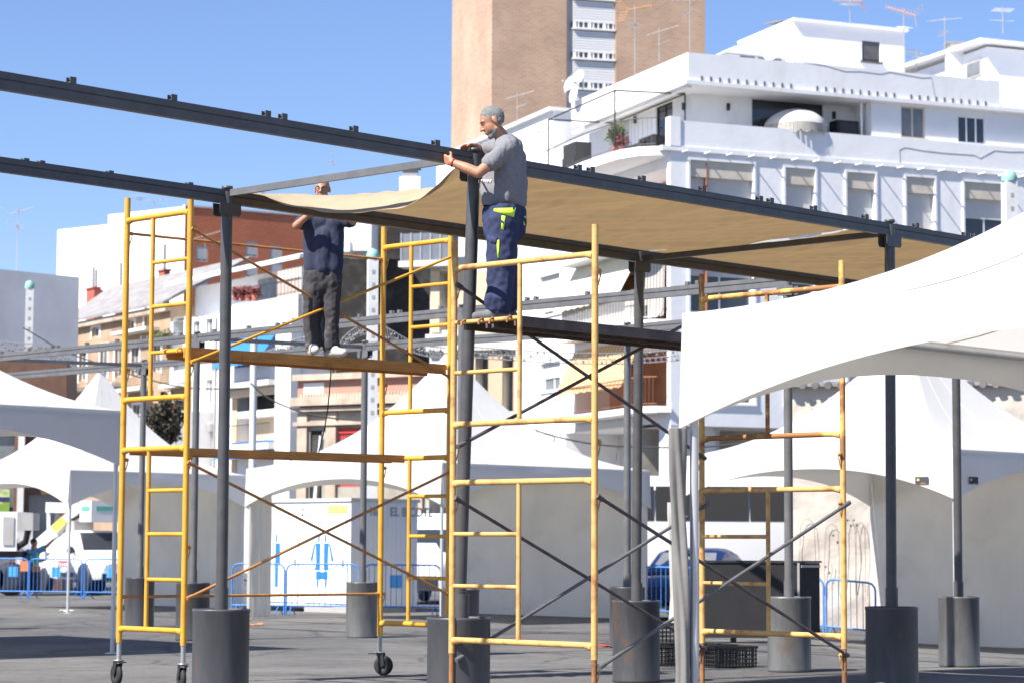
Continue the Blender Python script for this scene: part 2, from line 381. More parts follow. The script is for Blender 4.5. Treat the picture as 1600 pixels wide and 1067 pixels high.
# ================================================================== pergola
HB = 4.63                                    # top of the beams
def drum(mb, c):
    mb.lathe([(0, 0), (.245, 0), (.256, .012), (.253, .03), (.253, .83), (.259, .845), (.259, .86), (.252, .866), (.243, .862), (.24, .835), (0, .83)], c, 32)
def post(parent, base, top, name='post', m='steel', md='drum'):
    base = Vector(base); top = Vector(top)
    mb = MB(); mb.tube([base+Vector((0, 0, .8)), top-Vector((0, 0, .02))], .052, 18)
    p = mb.build(name, M[m], parent)
    mb = MB(); drum(mb, base); mb.build('drum', M[md], p)
    d = (top-base).normalized()
    mb = MB(); a = base+d*(.83/d.z); mb.tube([a, a+d*.22], .061, 18); mb.build('sleeve', M[m], p)
    return p
def bracket(post_o, top, dirs, m='steel'):
    """head plate: two ears hanging under the beam each side of the post"""
    mb = MB()
    for dr in dirs:
        d = Vector(dr).normalized(); s = d.cross(Vector((0, 0, 1)))
        for k in (-.055, .047):
            q = top + s*k
            mb = MB(); mb.prism([q-d*.12+Vector((0, 0, -.13)), q-d*.12+Vector((0, 0, -.22)), q-d*.10+Vector((0, 0, -.245)), q+d*.10+Vector((0, 0, -.245)), q+d*.12+Vector((0, 0, -.22)), q+d*.12+Vector((0, 0, -.13))], s*.008); mb.build('ear_plate', M[m], post_o)
    mb = MB(); mb.lathe([(.0, .002), (.052, .002), (.052, .03), (0, .03)], top, 12)
    return mb.build('post_cap', M[m], post_o)
def beam(parent, p, q, m='steel', lugs=True, step=.80, flat=False, name='beam'):
    p, q = Vector(p), Vector(q); d = (q-p).normalized(); s = d.cross(Vector((0, 0, 1))).normalized()
    mb = MB()
    dz = Vector((0, 0, 1))
    mb.bar(p-dz*.029, q-dz*.029, .050, .050)
    mb.bar(p-dz*.060, q-dz*.060, .028, .016)
    mb.bar(p-dz*.098, q-dz*.098, .062, .062)
    b = mb.build(name, M[m], parent)
    if lugs:
        L = (q-p).length; k = max(1, int(L/step)); xs = [(i+.5)*L/k for i in range(k)]
        for i, x in enumerate(list(xs)):
            if i % 3 == 1: xs.append(x+.16)
        proto = None
        for x in xs:
            c = p+d*x
            mb = MB(); h = .020 if flat else .046
            for kk in (-.028, .020):
                mb.obox(c+s*kk-d*.025-dz*.006, d*.05, s*.008, dz*h)
            mb.obox(c-s*.0199-d*.025-dz*.002, d*.05, s*.0398, dz*.008)
            if not flat: mb.tube([c-s*.022+dz*.027, c+s*.022+dz*.027], .008, 6)
            mb.build('lug', M[m], b)
    return b
PA1b, PA1t = G(717, 18.85, 965), U(741, 300, 18.85)
PA2b, PA2t = G(1393, 22.9, 955), U(1390, 345, 22.9)
PB1b, PB1t = G(346, 20.95, 945), U(355, 300, 20.95)
PB2b, PB2t = G(994, 25.1, 940), U(999, 390, 25.1)
PB3b = G(1498, 29.3, 940); PB3t = PB3b.copy()
for v in (PA1t, PA2t, PB1t, PB2t, PB3t): v.z = HB
dA = (PA2t-PA1t).normalized(); dB = (PB2t-PB1t).normalized()
PA3t = PA2t + dA*5.8; PA0t = PA1t - dA*5.8; PB0t = PB1t - dB*5.8
pn = thing('pergola', 'tall dark grey steel pergola over the two men, partly covered with beige cloth', 'pergola', PA1b)
plist = []
for b, t, md in ((PA1b, PA1t, 'drum'), (PA2b, PA2t, 'drum'), (PB1b, PB1t, 'drum'), (PB2b, PB2t, 'drum'), (PB3b, PB3t, 'drum2'),
             (Vector((PA3t.x, PA3t.y, gz(PA3t.x, PA3t.y))), PA3t, 'drum'), (Vector((PA0t.x, PA0t.y, 0)), PA0t, 'drum'), (Vector((PB0t.x, PB0t.y, 0)), PB0t, 'drum')):
    o = post(pn, b, t, md=md); plist.append((o, t))
for o, t in plist: bracket(o, t, [dA])
beam(pn, PA0t-dA*.3, PA1t); beam(pn, PA1t+dA*.003, PA2t); beam(pn, PA2t+dA*.003, PA3t+dA*.3)
beam(pn, PB0t-dB*.3, PB1t, flat=True); beam(pn, PB1t+dB*.003, PB2t, flat=True)
beam(pn, PB2t+(PB3t-PB2t).normalized()*.003, PB3t, flat=True)
def crossbar(parent, a, b, m='steel', dz=-.075):
    d = (b-a).normalized()
    mb = MB(); mb.bar(a+d*.06+Vector((0, 0, dz)), b-d*.06+Vector((0, 0, dz)), .04, .06); return mb.build('cross_bar', M[m], parent)
crossbar(pn, PB1t, PA1t, 'steel2', -.035); crossbar(pn, PB2t, PA2t, dz=-.1); crossbar(pn, PB3t, PA3t, dz=-.1)  # front bar takes the lighter steel: sunlight on it is in the colour
crossbar(pn, PB0t, PA0t, dz=-.1)

pf = thing('pergola', 'lighter grey bare steel pergola behind the scaffolds, still without any shade cloth', 'pergola', G(721, 31.2))  # sunlit look of its members is painted in with the lighter steel
C1, C2, C3 = G(1233, 27.4), G(719, 31.2), G(284, 35.4, 960)
C3 = G(302, 35.4, 900)
D1, D2, D3 = G(980, 33.6), G(566, 36.8), G(218, 40.8)
C4 = C3+(C3-C2); D4 = D3+(D3-D2); C4.z = D4.z = 0
tops = {}
for k, b in (('C1', C1), ('C2', C2), ('C3', C3), ('C4', C4), ('D1', D1), ('D2', D2), ('D3', D3), ('D4', D4)):
    t = Vector((b.x, b.y, HB)); tops[k] = t
    o = post(pf, b, t, m='steel2', md='drum2' if k in ('C1', 'D2') else 'drum')
    bracket(o, t, [(C2-C1)], 'steel2')
for a, b in (('C1', 'C2'), ('C2', 'C3'), ('C3', 'C4')): beam(pf, tops[a], tops[b]+(tops[a]-tops[b]).normalized()*.003, 'steel2')
for a, b in (('D1', 'D2'), ('D2', 'D3'), ('D3', 'D4')): beam(pf, tops[a], tops[b]+(tops[a]-tops[b]).normalized()*.003, 'steel2', lugs=False)
dd0 = (PB3t-tops['D1']).normalized(); beam(pf, tops['D1']+dd0*.003, PB3t-dd0*.06, 'steel2', lugs=False)
for a, b in (('C1', None), ('C2', 'D1'), ('C3', 'D2'), ('C4', 'D3')):
    if b: crossbar(pf, tops[a], tops[b], 'steel2')

# shade cloth -------------------------------------------------------
def sail(a0, b0, a1, b1, loose, name, label, seed, u0=0.0):
    def fn(u, v):
        uu = u0+(1-u0)*u
        p = a0.lerp(a1, uu).lerp(b0.lerp(b1, uu), .015+.97*v); L = (a1-a0).length*(uu-u0)
        z = -.01 - .035*math.sin(math.pi*v)
        if loose:
            e = math.exp(-(L/.42)**1.4)
            vv = v**.9
            z -= .30*e*math.sin(math.pi*vv)**1.1
            z += .05*math.exp(-L/.3)*(1-v)**6
            z -= .03*e*math.sin(9*v+3*u)*math.sin(math.pi*v)
            p = p + (a1-a0).normalized()*(.16*math.exp(-L/.4)*math.sin(math.pi*v))
        z += (.045*noise.noise(Vector((u*7+v*2+seed, v*1.4, seed))) + .028*noise.noise(Vector((u*24+v*7+seed, v*3, 3))) + .010*noise.noise(Vector((u*60-v*14+seed, v*5, 9))))*min(1, 3*math.sin(math.pi*v))
        z += .008*math.sin(u*6*2*math.pi)*math.sin(math.pi*v)
        return p+Vector((0, 0, z+.005))
    mb = MB(); mb.sheet(fn, 150, 60, .004)
    o = mb.build(name, M['sail'], recalc=False); return tag(o, label, 'shade cloth', 'beige shade cloths on the pergola')
up = Vector((0, 0, 0))
sail(PA1t+dA*.05, PB1t+dB*.05, PA2t, PB2t, True, 'shade_cloth', 'beige shade cloth being pulled into place by the men, its loose front edge sagging', 1.3)
sail(PA2t+dA*.12, PB2t+dB*.12, PA3t, PB3t, False, 'shade_cloth', 'taut beige shade cloth of the farther bay, partly behind the white tent roof', 7.7)

# ================================================================== scaffolds
def frame(parent, A, B, zl, zh, z0, z1, frac, rungs, side, m, r=.021, spigot=False):
    """one welded end frame: two legs, bottom and top transom, inner post and short rungs towards one leg"""
    A, B = Vector(A), Vector(B); A.z = B.z = 0
    zz = lambda P, z: P+Vector((0, 0, z))
    mb = MB()
    for P in (A, B): mb.tube([zz(P, z0), zz(P, z1)], r, 10)
    if spigot:
        for P in (A, B): mb.tube([zz(P, z1-.05), zz(P, z1+.09)], r*.86, 10)
    for z in (zl, zh):
        mb.tube([zz(A, z), zz(B, z)], r*.92, 10)
        for P, Q in ((A, B), (B, A)):                 # gussets thickening the corner
            d = (Q-P).normalized(); mb.tube([zz(P, z-.012)+d*.018, zz(P, z)+d*.10], r*1.15, 8, r1=r*.85)
    I = A.lerp(B, frac)
    mb.tube([zz(I, zl), zz(I, zh)], r*.75, 8)
    for z in rungs:
        mb.tube([zz(I, z), zz(A if side == 'A' else B, z)], r*.68, 8)
    return mb.build('end_frame', M[m], parent)
def lockpin(parent, P, z, d, m):
    d = Vector(d).normalized(); q = Vector((P.x, P.y, z)); s = d.cross(Vector((0, 0, 1)))
    mb = MB(); mb.tube([q, q+d*.07], .010, 6); mb.tube([q+d*.055+Vector((0, 0, .02)), q+d*.06+Vector((0, 0, -.03)), q+d*.035+Vector((0, 0, -.11))], .006, 5)
    mb.ball(q+d*.045, .02, 6, 4); return mb.build('lock_pin', M[m], parent)
def rod(parent, p, q, m, r=.015, name='brace'):
    mb = MB(); mb.tube([p, q], r, 8)
    d = (Vector(q)-Vector(p)).normalized()
    for e, s in ((p, 1), (q, -1)):
        mb.tube([Vector(e)-d*.01*s, Vector(e)+d*.06*s], r*1.35, 8)
    return mb.build(name, M[m], parent)
def caster(parent, P, yaw, zt=.46):
    P = Vector((P.x, P.y, gz(P.x, P.y)))
    mb = MB(); mb.tube([P+Vector((0, 0, .255)), P+Vector((0, 0, zt))], .024, 10); mb.lathe([(.0, .25), (.055, .25), (.055, .262), (0, .262)], P, 10)
    c = mb.build('caster', M['galv'], parent)
    rt = Matrix.Rotation(yaw, 3, 'Z')
    mb = MB(); off = rt @ Vector((.045, 0, 0)); ax = rt @ Vector((0, 1, 0)); fw = rt @ Vector((1, 0, 0))
    prof = [(.0, -.02), (.05, -.02), (.055, -.026), (.085, -.026), (.108, -.016), (.112, 0), (.108, .016), (.085, .026), (.055, .026), (.05, .02), (0, .02)]
    vs = []; n = 22; cc = P+off+Vector((0, 0, .113)); fs = []
    for rr, z in prof:
        for j in range(n):
            a = 2*math.pi*j/n; vs.append(cc+ax*z+(fw*math.cos(a)+Vector((0, 0, 1))*math.sin(a))*rr)
    for i in range(len(prof)-1):
        for j in range(n): fs.append((i*n+j, i*n+(j+1) % n, (i+1)*n+(j+1) % n, (i+1)*n+j))
    mb.add(vs, fs, True); mb.build('wheel', M['rubber'], c)
    mb = MB()
    for s in (-1, 1):
        q = P+ax*(.034*s)
        mb.prism([q+fw*-.035+Vector((0, 0, .25)), q+fw*.05+Vector((0, 0, .25)), q+off+fw*.02+Vector((0, 0, .10)), q+off-fw*.02+Vector((0, 0, .10))], ax*.005)
    mb.tube([cc-ax*.042, cc+ax*.042], .011, 8)
    mb.obox(P-fw*.13-ax*.018+Vector((0, 0, .235)), fw*.12, ax*.036, (0, 0, .012))
    mb.build('fork', M['black'], c)
    return c
# ---- left scaffold (yellow, on casters)
a, b, c, d = XY(189, 24.0), XY(289, 23.3), XY(595, 26.1), XY(701, 25.4)
t1 = thing('scaffold_tower', 'bright yellow mobile scaffold tower on casters, under the man in dark trousers', 'scaffold', a, 'scaffold towers beside the pergola')
z = lambda px, py, P: Zat(px, py, P.y)
zb1, zt1, zb2, zt2 = z(190, 981, a), z(193, 703, a), z(195, 625, a), z(199, 345, a)
zbot = z(188, 1003, a)
r1 = [z(290, y, b) for y in (906, 834, 765)]; r2 = [z(293, y, b) for y in (547, 474, 404)]
for A, B in ((a, b), (c, d)):
    frame(t1, A, B, zb1, zt1, zbot, z(193, 662.6, a), .42, r1, 'B', 'yellow', .031, True)
    frame(t1, A, B, zb2, zt2, z(193, 662, a), z(200, 310, a), .42, r2, 'B', 'yellow', .031)
for P, yw in ((a, 2.2), (b, 2.0), (c, -.3), (d, .5)): caster(t1, P, yw, zbot+.02)
bd = d-b
Pz = lambda P, zz: Vector((P.x, P.y, zz))
pins = [(a, z(200, 365, a)), (a, z(197, 578, a)), (a, z(197, 718, a)), (a, z(190, 932, a)), (b, z(296, 355, b)), (b, z(293, 570, b)), (b, z(291, 715, b)), (b, z(287, 855, b)), (b, z(287, 935, b))]
for P, zz in pins: lockpin(t1, P, zz, (c-a), 'yellow')
for P, zz in pins[:4]: lockpin(t1, Pz(P+(c-a), 0), zz, (c-a), 'yellow')
sd = (a-b).normalized()*-.03
zh, zl2 = z(298, 358, b), z(296, 566, b)
rod(t1, Pz(b, zh)+sd, Pz(d, zl2)+sd, 'brace'); rod(t1, Pz(b, zl2)+sd*1.9, Pz(d, zh)+sd*1.9, 'yellow')
zh, zl2 = z(294, 722, b), z(288, 934, b)
rod(t1, Pz(b, zh)+sd, Pz(d, zl2)+sd, 'brace'); rod(t1, Pz(b, zl2)+sd*1.9, Pz(d, zh)+sd*1.9, 'brace')
rod(t1, Pz(a, pins[0][1]), Pz(c, pins[0][1]), 'brace', name='guard_rail'); rod(t1, Pz(a, pins[3][1]), Pz(c, pins[3][1]), 'brace', name='guard_rail')
def plank(p, q, w, h, name, label, m='plank', hooks=True, grp='planks on the scaffolds', mh='yellow'):
    p, q = Vector(p), Vector(q); dr = (q-p).normalized(); s = dr.cross(Vector((0, 0, 1))).normalized()
    t = thing(name, label, 'plank', p, grp)
    mb = MB(); mb.bar(p-Vector((0, 0, .012)), q-Vector((0, 0, .012)), w, .022)
    for k in (-1, 1): mb.bar(p+s*(k*(w/2-.012))-Vector((0, 0, .023+h/2)), q+s*(k*(w/2-.012))-Vector((0, 0, .023+h/2)), .022, h)
    for i in range(1, 6):
        x = p.lerp(q, i/6)-Vector((0, 0, .05)); mb.bar(x-s*(w/2-.024), x+s*(w/2-.024), .03, .03)
    mb.build('deck', M[m], t)
    if hooks:
        for e, sg in ((p, -1), (q, 1)):
            for k in (-.36, .36):
                x = e+s*(k*w)-Vector((0, 0, .008)); mb = MB(); mb.tube([x+dr*(-.03*sg)-Vector((0, 0, .02)), x+dr*(.03*sg)-Vector((0, 0, .001)), x+dr*(.06*sg)-Vector((0, 0, .02)), x+dr*(.06*sg)-Vector((0, 0, .05))], .011, 8); mb.build('hook', M[mh], t)
    return t
zp = r2[0]+.035
plank(Pz(a.lerp(b, .80), zp), Pz(c.lerp(d, .80), zp), .36, .085, 'scaffold_plank', 'brown plank the man in pale shoes stands on, hooked across the yellow scaffold')
zp = zt1+.035
plank(Pz(a.lerp(b, .14), zp)+(c-a)*.015, Pz(c.lerp(d, .24), zp), .27, .06, 'scaffold_plank', 'lower brown plank of the yellow scaffold, nobody on it', hooks=False)

# ---- right scaffold (worn, partly behind the white tent)
e, f_ = XY(707, 18.6), XY(929, 17.6)
g, h = XY(1097, 20.8), XY(1318, 19.75)
t2 = thing('scaffold_tower', 'worn and rusty scaffold tower under the grey haired man, partly behind the tent roof', 'scaffold', e, 'scaffold towers beside the pergola')
zb1, zt1, zb2, zt2 = z(706, 999, e), z(708, 754, e), z(709, 663, e), z(713, 420, e)
r1 = [z(706, y, e) for y in (915, 834)]; r2 = [z(709, y, e) for y in (583, 505)]
zs, ztop = z(706, 1020, e), z(713, 377, e)
zm = z(708, 706, e)
frame(t2, e, f_, zb1, zt1, zs, zm-.004, .48, r1, 'A', 'yellow_worn', .026, True); frame(t2, e, f_, zb2, zt2, zm, ztop, .48, r2, 'A', 'yellow_worn', .026)
frame(t2, g, h, zb1, zt1, zs, zm-.004, .48, r1, 'A', 'yellow_worn', .026, True); frame(t2, g, h, zb2, zt2, zm, ztop, .48, r2, 'A', 'rusty', .026)
for P in (e, f_, g, h):
    q = Vector((P.x, P.y, gz(P.x, P.y)))
    mb = MB(); mb.tube([q+Vector((0, 0, .008)), Vector((P.x, P.y, zs+.02))], .022, 10); mb.box(q.x-.07, q.x+.07, q.y-.07, q.y+.07, q.z, q.z+.008)
    mb.build('base_jack', M['rust'], t2)
hk = [z(712, 445, e), z(709, 697, e), z(708, 778, e), z(706, 1030, e)]
for P, Q in ((e, g), (f_, h), (g, g+(g-e)*-1), (h, h+(h-f_)*-1)):
    for zz in hk: lockpin(t2, P, zz, (Q-P), 'yellow_worn')
sd = (f_-e).normalized()*.03
rod(t2, Pz(e, hk[0])+sd, Pz(g, hk[1])+sd, 'brace_dark'); rod(t2, Pz(e, hk[1])+sd*1.9, Pz(g, hk[0])+sd*1.9, 'brace_dark')
rod(t2, Pz(e, hk[2])+sd, Pz(g, hk[3])+sd, 'brace_dark'); rod(t2, Pz(e, hk[3])+sd*1.9, Pz(g, hk[2])+sd*1.9, 'steel2')
rod(t2, Pz(f_, hk[2])+sd, Pz(h, hk[3])+sd, 'brace_dark'); rod(t2, Pz(f_, hk[3])+sd*1.9, Pz(h, hk[2])+sd*1.9, 'steel2')
zp = r2[1]+.022
PZ2 = zp
plank(Pz(e.lerp(f_, .16), zp), Pz(g.lerp(h, .16), zp), .27, .06, 'scaffold_plank', 'weathered plank under the grey haired man, nearest the grey pergola post', 'plank_dark', mh='rust')
plank(Pz(e.lerp(f_, .365), zp), Pz(g.lerp(h, .365), zp), .27, .06, 'scaffold_plank', 'weathered plank in front on the worn scaffold, running to behind the tent roof', 'plank_dark', mh='rust')

# ================================================================== tents
def tent(L, F, Rr, B, eave, peak, name, label, walls=(), curtains=(), drop=.75, arch=.25, stickers=False, legr=.03, sag=2.3, cm='tentwall'):
    """pagoda tent: corners L(eft), F(ront), R(ight), B(ack) on the ground"""
    cen = (L+F+Rr+B)/4
    t = thing(name, label, 'tent', Vector((cen.x, cen.y, 0)), 'white pagoda tents on the square')
    cs = [L, F, Rr, B]; top = Vector((cen.x, cen.y, peak))
    E = [Vector((p.x, p.y, eave)) for p in cs]
    def roof(i):
        p, q = E[i], E[(i+1) % 4]
        def fn(u, v):
            x = p.lerp(q, v); w = u
            base = x.lerp(Vector((cen.x, cen.y, eave)), w)
            k = .20*w + .80*w**sag
            zz = eave+(peak-eave)*k - .05*math.sin(math.pi*v)*math.sin(math.pi*w)
            zz += .012*noise.noise(Vector((u*5+i*3, v*5, 1.7)))*math.sin(math.pi*v)*math.sin(math.pi*w)
            return Vector((base.x, base.y, zz))
        return fn
    mb = MB()
    for i in range(4):
        fr = roof(i); mb.sheet(fr, 22, 22, 0)
        for v0 in (.2, .5, .8):
            mb.sheet(lambda u, w, fr=fr, v0=v0: fr(u*.9, v0+.0035*(2*w-1))+Vector((0, 0, .006)), 24, 1, .004)
    bm = mb.build('roof', M['tent'], t, recalc=False)
    for i in range(4):
        p, q = E[i], E[(i+1) % 4]; out = (q-p).cross(Vector((0, 0, 1))).normalized()
        if out.dot((p+q)/2-Vector((cen.x, cen.y, eave))) < 0: out = -out
        def vf(u, v, p=p, q=q, out=out, i=i):
            x = p.lerp(q, u); s = abs(2*u-1)
            d = arch+(drop-arch)*s**2.2
            wv = .012*noise.noise(Vector((u*6+i*5, v*2, 4.4)))
            return x+out*(.003+.03*v+wv*math.sin(math.pi*u)*min(1, 4*v))-Vector((0, 0, d*v))
        mb = MB(); mb.sheet(vf, 40, 6, .006); mb.build('valance', M['tent'], t, recalc=False)
        mb = MB(); mb.tube([p-Vector((0, 0, .05))-out*.04, q-Vector((0, 0, .05))-out*.04], .028, 8); mb.build('eave_rail', M['alu'], t)
    for i, p in enumerate(cs):
        inn = (Vector((cen.x, cen.y, 0))-p).normalized()*.07; q = p+inn; q.z = gz(p.x, p.y)
        mb = MB(); mb.tube([q, Vector((q.x, q.y, eave-.03))], legr, 10); mb.box(q.x-.08, q.x+.08, q.y-.08, q.y+.08, q.z, q.z+.01)
        mb.build('leg', M['alu'], t)
    for wl in walls:
        i, ua, ub = wl if isinstance(wl, tuple) else (wl, 0, 1)
        p, q = cs[i], cs[(i+1) % 4]; p, q = p.lerp(q, ua), p.lerp(q, ub); inn = ((Vector((cen.x, cen.y, 0))-(cs[i]+cs[(i+1) % 4])/2)).normalized()
        def wf(u, v, p=p, q=q, inn=inn, i=i):
            x = p.lerp(q, u); zz = gz(x.x, x.y)+.03; top_ = eave-.08
            seam = .022*abs(math.sin(math.pi*u*4))**.4
            return x+inn*(.10+.035*noise.noise(Vector((u*7+i, v*2.5, 8)))*(1-.5*v)+seam)+Vector((0, 0, zz+(top_-zz)*v))
        mb = MB(); mb.sheet(wf, 96, 16, .004); mb.build('side_wall', M['tentwall'], t, recalc=False)
    for i, amt in curtains:
        p = cs[i]; inn = (Vector((cen.x, cen.y, 0))-p).normalized()
        def cf(u, v, p=p, inn=inn, amt=amt):
            a = 2*math.pi*u; w = .042+amt*(abs(v-.45)**1.3)+.008*math.sin(a*5+v*9)+.010*math.sin(a*3-v*4)
            x = p+inn*.02+Vector((-.045+.02*math.sin(v*5), -.03, 0))
            return Vector((x.x+math.cos(a)*w, x.y+math.sin(a)*w, .10+gz(p.x, p.y)+(eave-.75-.1)*v))
        mb = MB(); mb.sheet(cf, 40, 30, 0); mb.build('tied_curtain', M[cm], t, recalc=False)
    if stickers:
        for i, (k, fr) in enumerate(((0, .90), (1, .075))):
            p, q = E[k], E[k+1]; out = (q-p).cross(Vector((0, 0, 1))).normalized()
            if out.dot((p+q)/2-Vector((cen.x, cen.y, eave))) < 0: out = -out
            x = p.lerp(q, fr)+out*.052-Vector((0, 0, .52)); dq = (q-p).normalized()
            mb = MB(); mb.obox(x-dq*.12, dq*.24, out*.004, Vector((0, 0, .11)))
            st = mb.build('sticker', M['ink'], t)
            mb = MB(); y = x+out*.0045
            mb.obox(y-dq*.02, dq*.09, out*.002, Vector((0, 0, .02))); mb.build('emblem', M['brown'], st)
            mb = MB(); mb.obox(y-dq*.085+Vector((0, 0, .05)), dq*.04, out*.002, Vector((0, 0, .03))); mb.build('emblem', M['yellowsign'], st)
    # peak cap and mast
    mb = MB(); mb.lathe([(.10, -.07), (.07, .02), (.03, .06), (0, .07)], top, 12); mb.build('peak_cap', M['tent'], t)
    return t
def square(F, s, ang=45):
    a = R(ang); l = Vector((-math.sin(a), math.cos(a), 0))*s; r = Vector((math.cos(a), math.sin(a), 0))*s
    return F+l, F, F+r, F+l+r
Lc = XY(1068, 15.2)
q = square(Lc+Vector((4.243, -4.243, 0)), 6.0)
tent(*q, 2.95, 5.3, 'pagoda_tent', 'large white tent in the right foreground, its corner post wrapped in a tied curtain', curtains=((0, .02),), cm='curtain')
F = XY(1493, 35.2); tent(*square(F, 5.6), 2.93, 5.2, 'pagoda_tent', 'white walled tent behind the dark foreground post, two small stickers on its corner', walls=(2,), stickers=True, curtains=((0, .03),))
F = XY(690, 42.0); tent(*square(F, 5.6), 2.93, 5.3, 'pagoda_tent', 'white tent with grey shaded walls in front of the portable toilets', walls=(2, (3, .90, 1.)),)
F = XY(107, 48.8); tent(*square(F, 4.7), 2.98, 5.35, 'pagoda_tent', 'white tent behind the yellow scaffold, its pointed peak in front of old houses', walls=(2,))
Rc = XY(187, 31.0); q = square(Rc+Vector((-4.243, -4.243, 0)), 6.0); tent(*q, 3.2, 5.6, 'pagoda_tent', 'white tent cut off by the left edge with a grey shaded arched valance', sag=1.8)
# ================================================================== people
def fused(segs, voxel, name, m, parent, smooth=6, wr=0., wsc=(9, 9, 5), seed=0, subtract_below=None):
    """one continuous surface grown round tapered limbs: segs = (p, r, q, r2) or (centre, (rx, ry, rz), rotation)"""
    mb = MB()
    for s in segs:
        if len(s) == 4:
            p, r, q, r2 = Vector(s[0]), s[1], Vector(s[2]), s[3]
            mb2 = MB(); n = 14; d = (q-p); L = d.length; d = d.normalized()
            ref = d.orthogonal().normalized(); b = d.cross(ref); rings = []
            for k in range(5): a = math.pi/2*(k/5.); rings.append((p-d*(r*math.cos(a)), r*math.sin(a)))
            for k in range(7): rings.append((p+d*(L*k/6), r+(r2-r)*k/6))
            for k in range(1, 6): a = math.pi/2*(k/5.); rings.append((q+d*(r2*math.sin(a)), r2*math.cos(a)))
            vs = [c+ref*(math.cos(2*math.pi*j/n)*rr)+b*(math.sin(2*math.pi*j/n)*rr) for c, rr in rings for j in range(n)]
            fs = [(i*n+j, i*n+(j+1) % n, (i+1)*n+(j+1) % n, (i+1)*n+j) for i in range(len(rings)-1) for j in range(n)]
            fs += [list(range(n))[::-1], list(range(len(vs)-n, len(vs)))]
            mb.add(vs, fs)
        else:
            c, r3, rot = Vector(s[0]), s[1], s[2]
            t = MB(); t.ball((0, 0, 0), r3, 16, 12)
            mb.add([c+(rot @ v) for v in t.v], t.f)
    o = mb.build('tmp', m, None)
    bm = bmesh.new(); bm.from_mesh(o.data); bmesh.ops.remove_doubles(bm, verts=bm.verts, dist=1e-5); bmesh.ops.recalc_face_normals(bm, faces=bm.faces); bm.to_mesh(o.data); bm.free()
    rm = o.modifiers.new('r', 'REMESH'); rm.mode = 'VOXEL'; rm.voxel_size = voxel
    if smooth: sm = o.modifiers.new('s', 'SMOOTH'); sm.iterations = smooth; sm.factor = .5
    dg = bpy.context.evaluated_depsgraph_get(); me = bpy.data.meshes.new_from_object(o.evaluated_get(dg))
    loc = o.location.copy(); old = o.data; bpy.data.objects.remove(o); bpy.data.meshes.remove(old)
    org = ORG.get(parent.name) if parent else None
    if wr:
        me.update()
        nn = [v.normal.copy() for v in me.vertices]
        for v, no in zip(me.vertices, nn):
            w = v.co+loc
            f = noise.noise(Vector((w.x*wsc[0]+seed, w.y*wsc[1], w.z*wsc[2]+seed)))+.5*noise.noise(Vector((w.x*wsc[0]*2.2, w.y*wsc[1]*2.2+seed, w.z*wsc[2]*2.4)))
            v.co += no*(wr*f)
    me.materials.clear(); me.materials.append(m)
    for p in me.polygons: p.use_smooth = True; p.material_index = 0
    o = bpy.data.objects.new(name, me); COL.objects.link(o)
    if parent: me.transform(Matrix.Translation(loc-org)); o.parent = parent; ORG[o.name] = org
    else:
        lo = [min(v.co[i] for v in me.vertices) for i in range(3)]; hi = [max(v.co[i] for v in me.vertices) for i in range(3)]
        b = Vector(((lo[0]+hi[0])/2, (lo[1]+hi[1])/2, lo[2])); me.transform(Matrix.Translation(-b)); o.location = loc+b; ORG[o.name] = loc+b
    return o
def hand_segs(wrist, dirv, palm_n, curl=.9, side=1, L=.185):
    """palm, four unequal curled fingers and a thumb; palm_n = the way the palm faces"""
    w = Vector(wrist); d = Vector(dirv).normalized(); n = Vector(palm_n); n = (n-d*n.dot(d)).normalized(); s = d.cross(n)*side
    out = []
    pl = L*.5
    for k in (-.028, -.009, .010, .028): out.append((w+s*k*.7, .016, w+d*pl+s*k, .013))
    for k, ln, da in ((-.031, .062, -.08), (-.0105, .075, 0), (.0105, .080, .02), (.031, .070, .09)):
        p = w+d*pl+s*k; ang = 0; r = .0098; dr = d
        for seg in (.42, .32, .26):
            ang += curl*.62
            dr = (d*math.cos(ang)+n*math.sin(ang)+s*da*.4).normalized(); q = p+dr*(ln*seg*1.15)
            out.append((p, r, q, r*.93)); p = q; r *= .93
    p = w+d*pl*.25+s*.028+n*.006; q = p+(d*.55+s*.75+n*.35).normalized()*.042; out.append((p, .0145, q, .0115))
    out.append((q, .0115, q+(d*.85+n*.5).normalized()*.032, .0095))
    return out
def head_segs(c, face, up, k=1.0):
    """skull, jaw, brow, nose, lips, ears; c = centre of the skull, face = direction looked at"""
    f = Vector(face).normalized(); u = Vector(up); u = (u-f*u.dot(f)).normalized(); s = u.cross(f)
    rot = Matrix((s, f, u)).transposed(); P = lambda a, b, cc: Vector(c)+(s*a+f*b+u*cc)*k
    I = rot
    return [(P(0, -.008, .025), (.074*k, .096*k, .090*k), I), (P(0, .028, -.03), (.062*k, .066*k, .080*k), I),
            (P(0, .050, -.088), .027*k, P(0, .066, -.096), .022*k), (P(-.04, .01, -.07), .024*k, P(-.012, .062, -.098), .018*k), (P(.04, .01, -.07), .024*k, P(.012, .062, -.098), .018*k),
            (P(0, .090, .012), .011*k, P(0, .112, -.028), .0125*k), (P(-.012, .096, -.032), .009*k, P(.012, .096, -.032), .009*k),
            (P(-.036, .078, .022), .012*k, P(-.01, .086, .021), .010*k), (P(.036, .078, .022), .012*k, P(.01, .086, .021), .010*k),
            (P(-.018, .086, -.060), .008*k, P(.018, .086, -.060), .008*k), (P(-.015, .085, -.071), .009*k, P(.015, .085, -.071), .009*k),
            (P(-.078, -.005, -.012), (.009*k, .020*k, .033*k), I), (P(.078, -.005, -.012), (.009*k, .020*k, .033*k), I)], P, (s, f, u)
